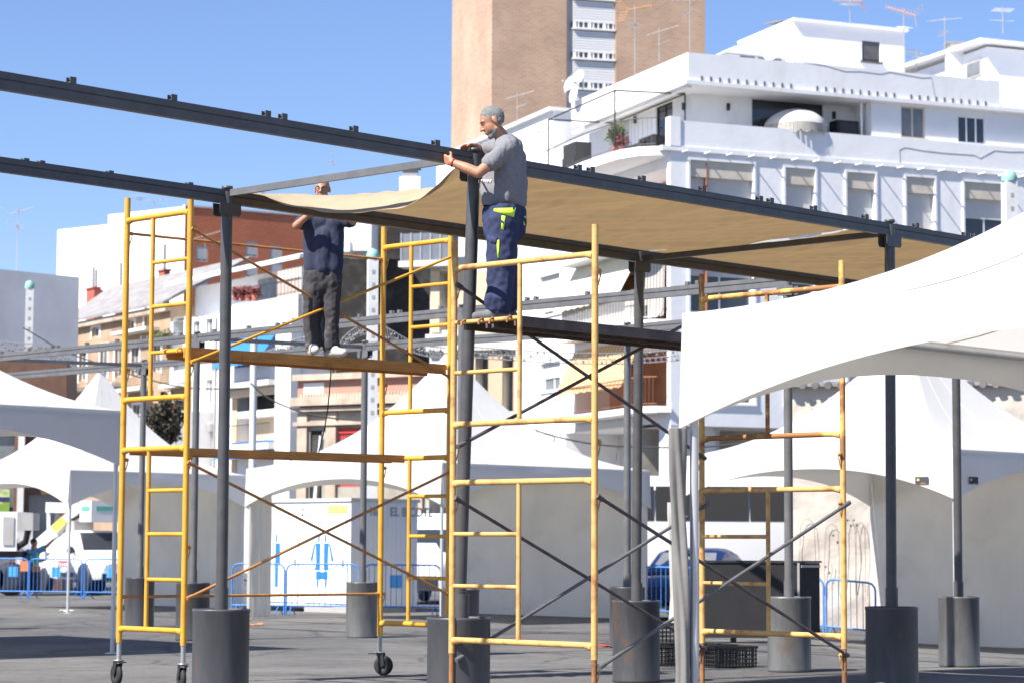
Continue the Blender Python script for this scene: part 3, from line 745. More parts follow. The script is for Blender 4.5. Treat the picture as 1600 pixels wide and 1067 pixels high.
def face_extras(P, body, k, glasses=False):
    for sx in (-1, 1):
        mb = MB(); mb.ball(P(sx*.030, .0775, .006), .0090*k, 10, 8); mb.build('eye', M['eyewhite'], body)
        mb = MB(); mb.tube([P(sx*.018, .0945, .0275), P(sx*.046, .082, .027)], .0045*k, 6); mb.build('eyebrow', M['hair'] if not glasses else M['hairdark'], body)
        mb = MB(); mb.ball(P(sx*.030, .0826, .0045), .0050*k, 8, 6); mb.build('pupil', M['ink'], body)
    mb = MB(); mb.tube([P(-.02, .0935, -.0655), P(.02, .0935, -.0655)], .0022*k, 6); mb.build('mouth', M['brown'], body)
    if glasses:
        mb = MB()
        for sx in (-1, 1):
            pts = [P(sx*.034+.026*math.cos(t), .100, .003+.018*math.sin(t)) for t in [i*math.pi/8 for i in range(17)]]; mb.tube(pts, .003, 6)
            mb.tube([P(sx*.060, .098, .010), P(sx*.080, .0, .012)], .0025, 6)
        mb.tube([P(-.008, .102, .006), P(.008, .102, .006)], .003, 6); mb.build('glasses', M['black'], body)

M['shoegrey'] = mat('grey_shoe', (.13, .13, .14), .8, var=.2)
# ---- grey haired man on the right scaffold, in profile, reaching to the beam
D0 = 18.72
def A(px, py, dy=0.): return U(px, py, D0+dy)
head, HP, hax = head_segs(A(769.5, 190, -.02), (-.92, -.16, -.48), (-.40, 0, 1), 1.06)
sh_n, sh_f = A(795, 231, -.17), A(783, 231, .19)
el_n, wr_n = A(748, 271, -.27), A(706, 254, -.20)
el_f, wr_f = A(752, 236, .30), A(741, 229, .16)
pel = A(788, 335, .02)
hips = [A(786, 345, -.085), A(786, 345, .10)]
kn = [A(782, 418, -.10), A(786, 418, .10)]
an = [A(781, 484, -.10), A(790, 482, .11)]
chest = A(793, 255, .01)
body_s = head + [(A(780, 208, 0), .056, A(790, 226, .01), .064),
    (A(793, 240, -.09), .115, A(790, 300, -.06), .105), (A(793, 240, .11), .115, A(790, 300, .08), .105), (A(790, 300, .01), .125, pel, .12),
    (sh_n, .056, el_n, .043), (el_n, .043, A(728, 263, -.235), .044), (A(728, 263, -.235), .044, wr_n, .029),
    (sh_f, .056, el_f, .042), (el_f, .042, wr_f, .029),
    (hips[0], .085, kn[0], .058), (hips[1], .085, kn[1], .058), (kn[0], .055, an[0], .04), (kn[1], .055, an[1], .04)]
body_s += hand_segs(wr_n, (A(690, 247, -.13)-wr_n), (0.35, .8, .25), curl=1.15, side=-1)
body_s += hand_segs(wr_f, (-1, -.25, -.18), (.1, -.6, -1), curl=.8, side=1)
for i in (0, 1): body_s += [(an[i]+Vector((.02, 0, -.03)), .035, an[i]+Vector((-.14, 0, -.05)), .028)]
man = fused(body_s, .0068, 'person', M['skin'], None, 4)
tag(man, 'grey haired bearded man in a grey t-shirt and navy trousers, reaching to the beam', 'person')
face_extras(HP, man, 1.06)
k = 1.06
I3 = Matrix((hax[0], hax[1], hax[2])).transposed()
hair = [(HP(0, -.012, .029), (.0768*k, .0975*k, .0910*k), I3), (HP(0, -.032, -.014), (.0675*k, .058*k, .050*k), I3), (HP(-.062, .008, -.005), (.0145*k, .022*k, .045*k), I3), (HP(.062, .008, -.005), (.0145*k, .022*k, .045*k), I3)]
ho = fused(hair, .005, 'hair', M['hair'], man, 3, .0032, (85, 85, 85))
def cut(o, pt, nrm):
    """keep the side the normal points to"""
    bm = bmesh.new(); bm.from_mesh(o.data); org = ORG[o.name]
    bmesh.ops.bisect_plane(bm, geom=bm.verts[:]+bm.edges[:]+bm.faces[:], plane_co=Vector(pt)-org, plane_no=Vector(nrm), clear_inner=True)
    bm.to_mesh(o.data); bm.free(); o.data.update()
s_, f__, u_ = hax
cut(ho, HP(0, .050, .055), -f__*.8+u_*.6)
cut(ho, HP(0, -.03, -.058), u_*.9+f__*.3)
bd_ = fused([(HP(0, .028, -.03), (.0645*k, .0685*k, .083*k), I3), (HP(0, .050, -.088), .030, HP(0, .068, -.097), .0255), (HP(-.04, .01, -.07), .027, HP(-.012, .062, -.099), .021), (HP(.04, .01, -.07), .027, HP(.012, .062, -.099), .021)], .005, 'beard', M['hair'], man, 3, .002, (70, 70, 70))
cut(bd_, HP(0, .07, -.074), -u_-f__*.25); cut(bd_, HP(0, .012, 0), f__)
tee = [(A(794, 234, -.095), .122, A(791, 306, -.065), .117), (A(794, 234, .115), .122, A(791, 306, .085), .117), (A(791, 280, .01), .155, A(788, 318, .01), .150), (A(782, 250, .0), .10, A(774, 300, .0), .125), (A(774, 300, 0), .125, A(776, 318, 0), .12), (A(799, 250, .01), .125, A(800, 312, .01), .128),
       (A(787, 222, .0), .07, A(794, 236, .01), .10), (sh_n, .080, sh_n.lerp(el_n, .60), .071), (sh_f, .078, sh_f.lerp(el_f, .60), .07)]
to = fused(tee, .010, 'tshirt', M['tee'], man, 5, .013, (17, 17, 7), 3)
cut(to, A(788, 325, 0), (0.08, 0, 1))
mb = MB()
pr = random.Random(5)
for i in range(9):
    x = 744.5+i*2.9; ztop = 280+pr.uniform(-1, 1)
# white print across the chest, letters reading from the chest round to the side
trs = [(A(788, 331, -.07), .138, hips[0], .13), (A(788, 331, .09), .138, hips[1], .13), (A(799, 336, .01), .125, A(799, 356, .01), .12), (A(776, 334, .0), .122, A(775, 360, -.04), .105), (hips[0], .135, kn[0], .118), (hips[1], .135, kn[1], .118),
       (kn[0], .116, an[0]+Vector((0, 0, .06)), .104), (kn[1], .116, an[1]+Vector((0, 0, .06)), .104), (an[0]+Vector((-.01, 0, .09)), .116, an[0]+Vector((-.01, 0, .02)), .104), (an[1]+Vector((0, 0, .08)), .112, an[1]+Vector((0, 0, .02)), .10)]
tr = fused(trs, .010, 'work_trousers', M['navy'], man, 4, .014, (11, 11, 9), 8)
cut(tr, A(788, 323.5, 0), (0, 0, -1))
cut(tr, an[0]+Vector((0, 0, -.035)), (0, 0, 1))
def patch(o_parent, target, pts, d, name, m, th=.006):
    """small cloth patch hugging the front of a garment: points given on the camera side, snapped to its surface"""
    bpy.context.view_layer.update()
    org = ORG[target.name]; vs = []
    for px, py in pts:
        o = Vector((0, 0, EYE)); dr = ray(px, py).normalized()
        hit, loc, nn, _ = target.ray_cast(o-org, dr)
        vs.append((loc+org-dr*.004) if hit else U(px, py, d))
    return vs
def snap_strip(parent, target, top, bot, d, name, m):
    a = patch(parent, target, top, d, name, m); b = patch(parent, target, bot, d, name, m); n = len(a); o = Vector((0, -.004, 0))
    mb = MB(); vs = a+b+[p-o*2 for p in a]+[p-o*2 for p in b]
    fs = [(i, i+1, n+i+1, n+i) for i in range(n-1)]+[(2*n+i, 3*n+i, 3*n+i+1, 2*n+i+1) for i in range(n-1)]
    fs += [(0, n, 3*n, 2*n), (n-1, 3*n-1, 4*n-1, 2*n-1)]+[(i, 2*n+i, 2*n+i+1, i+1) for i in range(n-1)]+[(n+i, n+i+1, 3*n+i+1, 3*n+i) for i in range(n-1)]
    mb.add(vs, fs, True); return mb.build(name, m, parent)
def lin(x0, y0, x1, y1, n=6): return [(x0+(x1-x0)*i/(n-1), y0+(y1-y0)*i/(n-1)) for i in range(n)]
snap_strip(man, tr, lin(772, 326, 806, 325), lin(771, 330, 803, 340), 18.5, 'pocket_flap', M['lime'])
snap_strip(man, tr, lin(784, 337, 790, 338, 3), lin(783, 358, 787, 360, 3), 18.5, 'hi_vis_trim', M['lime'])
snap_strip(man, tr, lin(776, 376, 780, 375, 3), lin(777, 404, 780, 404, 3), 18.5, 'hi_vis_trim', M['lime'])
snap_strip(man, tr, lin(819, 338, 822, 338, 3), lin(818, 352, 821, 352, 3), 18.6, 'hi_vis_trim', M['lime'])
snap_strip(man, tr, lin(761, 367, 777, 372), lin(761, 378, 776, 382), 18.5, 'cargo_pocket', M['navy'])
for i, (x0, x1) in enumerate(((747.5, 749.2), (751, 753.4), (754.8, 757), (758.2, 760), (761.4, 764), (765.4, 768))):
    snap_strip(man, to, [(x0, 281.5), (x1, 280.5)], [(x0-.3, 286.5), (x1-.6, 286)], 18.5, 'shirt_print', M['print'])
mb = MB(); ax = (wr_n-el_n).normalized(); rf = ax.orthogonal().normalized(); cc = wr_n-ax*.012
mb.tube([cc+(Quaternion(ax, 2*math.pi*i/14) @ rf)*.033 for i in range(15)], .006, 6); mb.build('wristband', M['red'], man)
def shoe(parent, ankle, toe, m):
    a = Vector(ankle); t = Vector(toe); d = (t-a); d.z = 0; d.normalize(); zb = a.z
    return fused([(a+d*-.05+Vector((0, 0, -.052)), .047, a+d*.10+Vector((0, 0, -.055)), .046), (a+d*.08+Vector((0, 0, -.052)), .050, a+d*.19+Vector((0, 0, -.060)), .040), (a+Vector((0, 0, -.01)), .058, a+d*.07+Vector((0, 0, -.035)), .052)], .008, 'shoe', m, parent, 3)
shoe(man, an[0], an[0]+Vector((-1, -.1, 0)), M['shoegrey']); shoe(man, an[1], an[1]+Vector((-1, .15, 0)), M['shoegrey'])

# ---- man in the navy t-shirt on the left scaffold, arms raised to the cloth
D0 = 24.3
head, HP, hax = head_segs(A(504, 296, -.02), (-.12, -1, -.10), (0, -.08, 1), 1.0)
sh_l, sh_r = A(481, 344, -.05), A(532, 343, -.02)
el_l, wr_l = A(463, 353, -.22), A(484, 334, -.30)
el_r, wr_r = A(552, 346, -.20), A(530, 332, -.34)
hips = [A(490, 440, 0), A(518, 440, .02)]
kn = [A(487, 492, -.02), A(517, 493, .02)]
an = [A(489, 540, -.01), A(517, 543, .02)]
body_s = head + [(A(505, 318, 0), .056, A(505, 338, 0), .06), (A(492, 356, 0), .11, A(494, 415, 0), .10), (A(520, 356, 0), .11, A(518, 415, 0), .10), (A(505, 420, .01), .11, A(504, 434, .01), .105),
    (sh_l, .056, el_l, .043), (el_l, .043, wr_l, .028), (sh_r, .056, el_r, .043), (el_r, .043, wr_r, .028),
    (hips[0], .085, kn[0], .058), (hips[1], .085, kn[1], .058), (kn[0], .055, an[0], .04), (kn[1], .055, an[1], .04)]
body_s += hand_segs(wr_l, (.85, -.3, .45), (.2, -1, 0), curl=.7, side=1)+hand_segs(wr_r, (-.85, -.3, .4), (-.2, -1, 0), curl=.7, side=-1)
for i in (0, 1): body_s += [(an[i]+Vector((0, .01, -.03)), .032, an[i]+Vector((.03, -.04, -.045)), .024)]
man2 = fused(body_s, .0075, 'person', M['skin'], None, 4)
tag(man2, 'man in a navy t-shirt and stained dark trousers, face half hidden by the cloth', 'person')
face_extras(HP, man2, 1.0, True)
tee = [(A(492, 352, 0), .122, A(491, 418, 0), .118), (A(520, 352, 0), .122, A(519, 418, 0), .118), (A(505, 372, -.03), .13, A(505, 420, -.01), .125), (A(505, 332, 0), .075, A(505, 346, 0), .11),
       (sh_l, .082, sh_l.lerp(el_l, .55), .074), (sh_r, .082, sh_r.lerp(el_r, .75), .075)]
to2 = fused(tee, .011, 'tshirt', M['navytee'], man2, 8, .009, (12, 12, 5), 5)
cut(to2, A(505, 431, 0), (0, 0, 1))
trs = [(A(492, 428, 0), .116, hips[0], .115), (A(517, 428, .01), .116, hips[1], .115), (A(504, 424, .01), .135, A(504, 444, .01), .12), (hips[0], .112, kn[0], .095), (hips[1], .112, kn[1], .095), (kn[0], .093, an[0]+Vector((0, 0, .02)), .090), (kn[1], .093, an[1]+Vector((0, 0, .02)), .090)]
tr2 = fused(trs, .011, 'trousers', M['greytrs'], man2, 4, .016, (10, 10, 9), 2)
cut(tr2, A(505, 424, 0), (0, 0, -1)); cut(tr2, an[0]+Vector((0, 0, -.045)), (0, 0, 1))
shoe(man2, an[0], an[0]+Vector((.25, -1, 0)), M['shoe']); shoe(man2, an[1], an[1]+Vector((.8, -.7, 0)), M['shoe'])

# ---- worker in a blue shirt by the pick-up, far left
D0 = 66.
head, HP, hax = head_segs(A(53, 848, 0), (.7, .6, -.25), (.1, 0, 1), 1.1)
sL, sR = A(44, 862, .12), A(60, 861, -.16)
hips = [A(48, 893, .1), A(55, 893, -.1)]; kn = [A(48, 908, .12), A(57, 908, -.1)]; an = [A(46, 921, .12), A(57, 922, -.1)]
eR, wR = A(74, 852, -.3), A(83, 843, -.32); eL, wL = A(64, 876, .3), A(74, 872, .35)
bs = head+[(A(52, 854, 0), .06, A(51, 860, 0), .06), (A(50, 868, .08), .13, A(50, 888, .06), .12), (A(54, 868, -.1), .13, A(53, 888, -.08), .12), (sL, .06, eL, .05), (eL, .045, wL, .035), (sR, .06, eR, .05), (eR, .045, wR, .035),
    (hips[0], .09, kn[0], .07), (hips[1], .09, kn[1], .07), (kn[0], .06, an[0], .05), (kn[1], .06, an[1], .05)]
bs += hand_segs(wR, (.8, 0, .6), (0, 0, -1), .5, 1)+hand_segs(wL, (1, .2, -.1), (0, 0, -1), .5, -1)
for i in (0, 1): bs.append((an[i]+Vector((0, 0, -.03)), .045, an[i]+Vector((.14, .1, -.05)), .04))
man3 = fused(bs, .014, 'person', M['skin'], None, 3)
tag(man3, 'worker in a blue t-shirt with lime braces, arm raised beside the white pick-up', 'person')
ho = fused([(HP(0, -.02, .04), (.085, .10, .09), Matrix((hax[0], hax[1], hax[2])).transposed())], .015, 'hair', M['hairdark'], man3, 2)
fused([(A(50, 867, .08), .15, A(50, 889, .06), .14), (A(54, 867, -.1), .15, A(53, 889, -.08), .14), (sL, .09, sL.lerp(eL, .6), .08), (sR, .09, sR.lerp(eR, .6), .08)], .02, 'tshirt', M['bluetee'], man3, 3)
fused([(A(50, 891, .06), .15, hips[0], .14), (A(54, 891, -.08), .15, hips[1], .14), (hips[0], .125, kn[0], .10), (hips[1], .125, kn[1], .10), (kn[0], .10, an[0], .09), (kn[1], .10, an[1], .09)], .02, 'trousers', M['greytrs'], man3, 3, .01)
mb = MB(); mb.tube([A(47, 862, -.05), A(49, 872, -.27), A(54, 882, -.28), A(58, 889, -.24)], .022, 6); mb.tube([A(57, 861, -.2), A(59, 872, -.30), A(57, 884, -.27)], .02, 6); mb.build('braces', M['lime'], man3)
mb = MB(); mb.obox(A(50, 893, -.30), (.22, 0, 0), (0, .1, 0), (0, 0, .16)); mb.build('tool_pouch', M['orange'], man3)
# ================================================================== buildings
def window(parent, F, r, depth=.16, mull=1, fm='white2', gm='glass', shutter=0., box=0., sill=True, surround=0., name='window', sm='shutter'):
    u0, u1, z0, z1 = r[:4]; w = .06
    mb = MB(); d0, d1 = -depth+.01, -depth+.07
    F.box(mb, u0+.002, u1-.002, z0+.002, z0+w, d0, d1); F.box(mb, u0+.002, u1-.002, z1-w, z1-.002, d0, d1)
    F.box(mb, u0+.002, u0+w, z0+w, z1-w, d0, d1); F.box(mb, u1-w, u1-.002, z0+w, z1-w, d0, d1)
    for i in range(mull):
        x = u0+(u1-u0)*(i+1)/(mull+1); F.box(mb, x-w/2, x+w/2, z0+w, z1-w, d0, d1-.004)
    if surround:
        s = surround
        F.box(mb, u0-s, u0-.003, z0-s, z1+s, .003, .05); F.box(mb, u1+.003, u1+s, z0-s, z1+s, .003, .05); F.box(mb, u0-.003, u1+.003, z1+.003, z1+s, .003, .05)
    o = mb.build(name, M[fm], parent)
    mb = MB(); F.box(mb, u0+w*.8, u1-w*.8, z0+w*.8, z1-w*.8, d0+.015, d0+.03); mb.build('pane', M[gm], o)
    zt = z1
    if box:
        zb = z1-(z1-z0)*box; mb = MB(); F.box(mb, u0+.01, u1-.01, zb, z1-.01, -depth+.08, -.02); mb.build('shutter_box', M['shutterbox'], o); zt = zb
    if shutter:
        zb = zt-(zt-z0)*shutter; mb = MB(); n = max(3, int((zt-zb)/.085)); h = (zt-zb)/n
        for i in range(n): F.box(mb, u0+.03, u1-.03, zb+i*h+.004, zb+(i+1)*h-.004, -depth+.075, -depth+.10)
        F.box(mb, u0+.03, u1-.03, zb, zt, -depth+.071, -depth+.076); mb.build('roller_shutter', M[sm], o)
    if sill:
        mb = MB(); F.box(mb, u0-.08, u1+.08, z0-.07, z0-.004, -.05, .07); mb.build('sill', M[fm], o)
    return o
def railing(parent, pts, h, m='black', step=.13, name='railing', r=.008):
    mb = MB(); pts = [Vector(p) for p in pts]; up = Vector((0, 0, 1))
    mb.tube([p+up*h for p in pts], .022, 6); mb.tube([p+up*.08 for p in pts], .015, 6)
    for p, q in zip(pts, pts[1:]):
        n = max(1, int((q-p).length/step))
        for i in range(n): x = p.lerp(q, i/n); mb.tube([x+up*.08, x+up*h], r, 4, caps=False)
    return mb.build(name, M[m], parent)
def slab(mb, F, u0, u1, z0, z1, d0, d1): F.box(mb, u0, u1, z0, z1, d0, d1)
def block(parent, F, u0, u1, z0, z1, depth, m, holes=(), name='wall', hd=.2, back=True):
    """house body: pierced front wall on facade F and plain closed sides, back and top"""
    mb = MB(); F.wall(mb, u0, u1, z0, z1, holes, hd)
    P = F.P
    mb.add([P(u0, z0), P(u0, z1), P(u0, z1, -depth), P(u0, z0, -depth)], [(0, 1, 2, 3)], False)
    mb.add([P(u1, z0), P(u1, z1), P(u1, z1, -depth), P(u1, z0, -depth)], [(0, 1, 2, 3)], False)
    mb.add([P(u0, z1), P(u1, z1), P(u1, z1, -depth), P(u0, z1, -depth)], [(0, 1, 2, 3)], False)
    mb.add([P(u0, z0, -depth), P(u0, z1, -depth), P(u1, z1, -depth), P(u1, z0, -depth)], [(0, 1, 2, 3)], False)
    return mb.build(name, M[m] if isinstance(m, str) else m, parent)
def aerial(base, h, label, kind=0, yaw=0., m='antenna', sc=1.0, grp='television aerials on the roofs'):
    t = thing('tv_aerial', label, 'aerial', base, grp); b = Vector(base); tp = b+Vector((0, 0, h))
    mb = MB(); mb.tube([b, tp], .018, 6); mb.build('mast', M['antenna'], t)
    tl = .22+.12*math.sin(yaw*7); fw = Vector((math.cos(yaw)*math.cos(tl), math.sin(yaw)*math.cos(tl), math.sin(tl))); s = Vector((-math.sin(yaw), math.cos(yaw), .12)).normalized(); up = fw.cross(s).normalized()
    mb = MB()
    L = 1.15*sc; c = tp-up*.12
    mb.tube([c-fw*L*.45, c+fw*L*.55], .014, 5)
    if kind == 0:
        for i in range(9):
            x = c+fw*(L*(-.3+.85*i/8)); w = .13+.02*(8-i); mb.tube([x-s*w, x+s*w], .008, 4); mb.tube([x-up*w*.6+fw*.05, x+up*w*.6+fw*.05], .006, 4)
        for k in (-1, 1):
            for j in range(4): x = c-fw*L*.42+up*(k*(.07+.09*j))+fw*(-.06*j); mb.tube([x-s*.34, x+s*.34], .009, 4)
    elif kind == 1:
        for i in range(6):
            x = c+fw*(L*(-.4+.95*i/5)); w = .55-.06*i; mb.tube([x-s*w, x+s*w], .010, 4)
    else:
        for i in range(4):
            x = c+fw*(L*(-.4+.95*i/3)); mb.tube([x-s*.42, x+s*.42], .012, 4)
        c2 = tp-up*.55; mb.tube([c2-s*.5, c2+s*.5], .012, 5)
        for i in range(5): x = c2+s*(-.5+.25*i); mb.tube([x-fw*.2, x+fw*.2], .009, 4)
    mb.build('yagi', M[m], t)
    if kind != 2 and h > 1.0:
        mb = MB(); f2 = Vector((math.cos(yaw+1.3), math.sin(yaw+1.3), -.1)).normalized(); s2 = f2.cross(Vector((.1, 0, 1))).normalized(); c = b+Vector((0, 0, h*.72)); mb.tube([c-f2*.3, c+f2*.55], .010, 5)
        for i in range(6): x = c+f2*(-.25+.14*i); w = .30-.03*i; mb.tube([x-s2*w, x+s2*w], .007, 4)
        mb.build('yagi', M['antenna'], t)
    return t
def satdish(c, r, face, label):
    t = thing('satellite_dish', label, 'satellite dish', c, 'satellite dishes'); f = Vector(face).normalized(); s = f.cross(Vector((0, 0, 1))).normalized(); u = s.cross(f)
    def fn(a, b):
        th = 2*math.pi*a; rr = r*b; return Vector(c)+(s*math.cos(th)+u*math.sin(th))*rr+f*(.25*r*(b*b-1))
    mb = MB(); mb.sheet(fn, 20, 5, .01); mb.build('reflector', M['dish'], t)
    mb = MB(); mb.tube([Vector(c)-f*.25*r, Vector(c)-f*(.25*r+.2), Vector(c)-f*(.25*r+.2)-Vector((0, 0, r*1.3))], .03, 6); mb.tube([Vector(c)-u*r*.95, Vector(c)+f*r*.9-u*.1*r], .012, 5); mb.ball(Vector(c)+f*r*.9-u*.1*r, .05, 6, 5); mb.build('mount', M['antenna'], t)

M['brick2'] = mat('orange_brick', (.42, .19, .10), .85, var=.15, scale=3)
# ---------------------------------------------------------------- white apartment building on the right
K = XY(1048, 80); tR, tL = Vector((.927, .375, 0)), Vector((-.375, .927, 0))
FR, FL = Fac(K, tR), Fac(K, tL)
W = thing('apartment_building', 'long white apartment building with roof terraces, rising behind the shade cloth on the right', 'building', K)
zc = FR.z(1052, 236); zpt = FR.z(1062, 189)              # cornice of the roof terrace, top of its parapet
GF = 5.6
UL = FL.u(806, 600)
# right face
wr, holes = [], []
for (x0, x1, y0, y1, mu, sh) in ((1078, 1177, 254, 352, 1, .62), (1227, 1273, 264, 360, 0, 1), (1323, 1367, 271, 365, 0, 1), (1416, 1460, 278, 372, 0, 1), (1507, 1577, 287, 384, 1, .42)):
    r = FR.rect(x0, y0, x1, y1); wr.append((r, mu, sh, .26)); holes.append(r)
    for k, (sh2, dz) in enumerate(((.3, 3.1), (.8, 6.2))):
        q = (r[0], r[1], r[2]-dz, r[3]-dz); wr.append((q, mu, sh2 if x0 != 1078 or k else .25, .22)); holes.append(q)
mb = MB(); FR.wall(mb, 0, 27, GF, zc, holes, .3)
P = FR.P
mb.build('front_wall', M['white'], W)
for r, mu, sh, bx in wr: window(W, FR, r, .28, mu, shutter=sh, box=bx, surround=.09)
# left face with three loggias
LOG = []
for y0, y1 in ((262, 372), (400, 500), (536, 634)):
    za, zb = FL.z(1040, y1), FL.z(1040, y0); LOG.append((FL.u(1042), FL.u(900), za, zb, 1.4))
wl = [FL.rect(845, 430, 876, 492), FL.rect(846, 566, 877, 610), FL.rect(846, 300, 876, 352)]
zg = FL.z(1000, 664)
sh_ = (FL.u(1030), FL.u(884), 0.0, zg, 2.2)
mb = MB(); FL.wall(mb, 0, UL, 0, zc, LOG+wl+[sh_], .2); mb.build('side_wall', M['white'], W)
for i, r in enumerate(wl): window(W, FL, r, .2, 1, gm='glass2', shutter=.55 if i == 1 else .9, box=.0, surround=.07)
for i, (a_, b_, za, zb, dd) in enumerate(LOG):
    mb = MB(); FL.box(mb, a_-.3, b_+.3, za-.2, zb+.2, -1.42, -1.39); mb.build('loggia_wall', M['brown'], W)
    mb = MB(); FL.box(mb, a_+.004, a_+.05, za+.01, zb-.01, -1.38, -.03); mb.build('side_lining', M['brick2'], W)
    mb = MB(); FL.box(mb, a_+.6, a_+1.6, za, zb-.4, -1.39, -1.34); mb.build('balcony_door', M['glass'], W)
    mb = MB(); FL.box(mb, a_+1.5, a_+2.1, za, zb-.3, -1.388, -1.31); mb.build('door_panel', M['redbrick'], W)
    # slab with a rounded near end, and railing following it
    pts = [FL.P(b_, 0, .02)]+[FL.P(b_, 0, .75), FL.P(a_+1.0, 0, .95), FL.P(a_+.5, 0, .92), FL.P(a_+.1, 0, .78), FL.P(a_-.25, 0, .5), FL.P(a_-.4, 0, .02)]
    mb = MB(); mb.prism([p+Vector((0, 0, za-.24)) for p in pts], (0, 0, .22)); mb.build('balcony_slab', M['white'], W)
    railing(W, [p+Vector((0, 0, za-.02)) for p in pts[1:-1]], 1.0, 'brown' if i == 2 else 'grey', .13)
def awning(parent, F, u0, u1, z1, drop, out, m, name='awning', scal=True):
    def fn(u, v):
        z = z1-drop*v; 
        if scal and v > .99: z -= .05*abs(math.sin(u*math.pi*10))
        return F.P(u0+(u1-u0)*u, z, .05+out*v)
    mb = MB(); mb.sheet(fn, 40, 6, .01, False); 
    return mb.build(name, m if not isinstance(m, str) else M[m], parent)
def stripes(name, c1, c2, t, k):
    m = cloth_mat(name, c1, c1, .15, var=0); nt = m.node_tree; N = nt.nodes; L = nt.links; p = N['Principled BSDF']
    tc = N.new('ShaderNodeTexCoord'); d = N.new('ShaderNodeVectorMath'); d.operation = 'DOT_PRODUCT'; d.inputs[1].default_value = tuple(t); L.new(tc.outputs['Object'], d.inputs[0])
    a = N.new('ShaderNodeMath'); a.operation = 'MULTIPLY'; a.inputs[1].default_value = k; L.new(d.outputs['Value'], a.inputs[0])
    s = N.new('ShaderNodeMath'); s.operation = 'FRACT'; L.new(a.outputs[0], s.inputs[0]); g = N.new('ShaderNodeMath'); g.operation = 'GREATER_THAN'; g.inputs[1].default_value = .5; L.new(s.outputs[0], g.inputs[0])
    x = N.new('ShaderNodeMixRGB'); x.inputs[1].default_value = (*c1, 1); x.inputs[2].default_value = (*c2, 1); L.new(g.outputs[0], x.inputs[0]); L.new(x.outputs[0], p.inputs['Base Color'])
    return m
mS = stripes('striped_orange_awning', (.72, .58, .38), (.62, .34, .13), tL, 3.0)
mG = stripes('striped_grey_blind', (.62, .60, .56), (.30, .27, .25), tL, 4.0)
awning(W, FL, LOG[1][0]+2.1, LOG[1][1], FL.z(1000, 396), FL.z(1000, 396)-FL.z(1000, 468), .9, 'awncream')
awning(W, FL, LOG[1][0]+.05, LOG[1][0]+1.6, LOG[1][3]-.05, 2.0, .06, mG, 'blind')
awning(W, FL, LOG[2][0]+1.9, LOG[2][1], FL.z(1000, 530), FL.z(1000, 530)-FL.z(1000, 604), .8, mS)
mb = MB(); FL.box(mb, LOG[1][0]+1.2, LOG[1][1], LOG[1][2], LOG[1][2]+1.15, .55, .60); mb.build('balustrade_panel', mG, W)
# recessed ground floor on the right face, beam over it, columns
mb = MB(); FR.off(-2.6).wall(mb, -.0, 27, 0, GF+.3, ()); mb.build('ground_floor_wall', M['oldgrey'], W)
mb = MB(); mb.add([P(0, GF), P(27, GF), P(27, GF, -2.6), P(0, GF, -2.6)], [(0, 1, 2, 3)], False); mb.build('soffit', M['white'], W)
for u in (.02, 5.4, 10.8, 16.2):
    mb = MB(); FR.box(mb, u, u+.55, 0, GF-.004, -.6, -.01); mb.build('column', M['offwhite'], W)
for u in (2.2, 7.5, 12.5):
    mb = MB(); FR.off(-2.6).box(mb, u, u+2.2, 0, 3.4, .0, .06); d_ = mb.build('shop_door', M['glass'], W); mb = MB(); FR.off(-2.6).box(mb, u+1.05, u+1.15, 0, 3.4, .062, .10); mb.build('frame', M['grey'], d_)
# shop recess on the left face
a_, b_, za, zb, dd = sh_
mb = MB(); FL.box(mb, a_-.2, b_+.2, 0, zb+.2, -2.22, -2.2); mb.build('shop_wall', M['offwhite'], W)
r = FL.off(-2.2).rect(938, 705, 969, 742); mb = MB(); Fq = FL.off(-2.19); Fq.box(mb, r[0], r[1], r[2], r[3], 0, .06); d_ = mb.build('window', M['white2'], W)
for i in range(3):
    for j in range(2):
        w_ = (r[1]-r[0]); h_ = (r[3]-r[2]); mb = MB(); Fq.box(mb, r[0]+w_*(.08+.30*i), r[0]+w_*(.30+.30*i), r[2]+h_*(.06+.52*j), r[2]+h_*(.42+.52*j), .062, .075); mb.build('pane', M['glass2'], d_)
# right part of the roof terrace: cornice, brackets, parapet
zR = FR.z(1080, 131); zRp = FR.z(1080, 81)
mb = MB(); FR.box(mb, -.35, 27, zc, zc+.16, -1.2, .09); FL.box(mb, .36, LOG[0][0], zc, zc+.16, -.3, .30)
mb.build('terrace_cornice', M['white'], W)
mb = MB(); FR.box(mb, .4, .435, zc-.05, zc-.015, .004, .55); FR.box(mb, .38, .455, zc-.055, zc-.005, .552, .58); br = mb.build('cornice_bracket', M['white'], W)
for i in range(1, 26):
    c_ = br.copy(); COL.objects.link(c_); c_.parent = W; c_.location = FR.t*(.86*i); ORG[c_.name] = ORG[W.name]
mb = MB(); FR.box(mb, .25, 27, zc+.163, zpt, -.22, .05); mb.build('terrace_parapet', M['white'], W)
mb = MB(); FL.box(mb, -.1, .28, zc+.163, zpt+.12, -.35, .05); mb.build('corner_pillar', M['white'], W)
mb = MB(); mb.add([P(0, zc+.12, -.3), P(27, zc+.12, -.3), P(27, zc+.12, -14), P(0, zc+.12, -14)], [(0, 1, 2, 3)], False); mb.build('terrace_floor', M['concrete'], W)
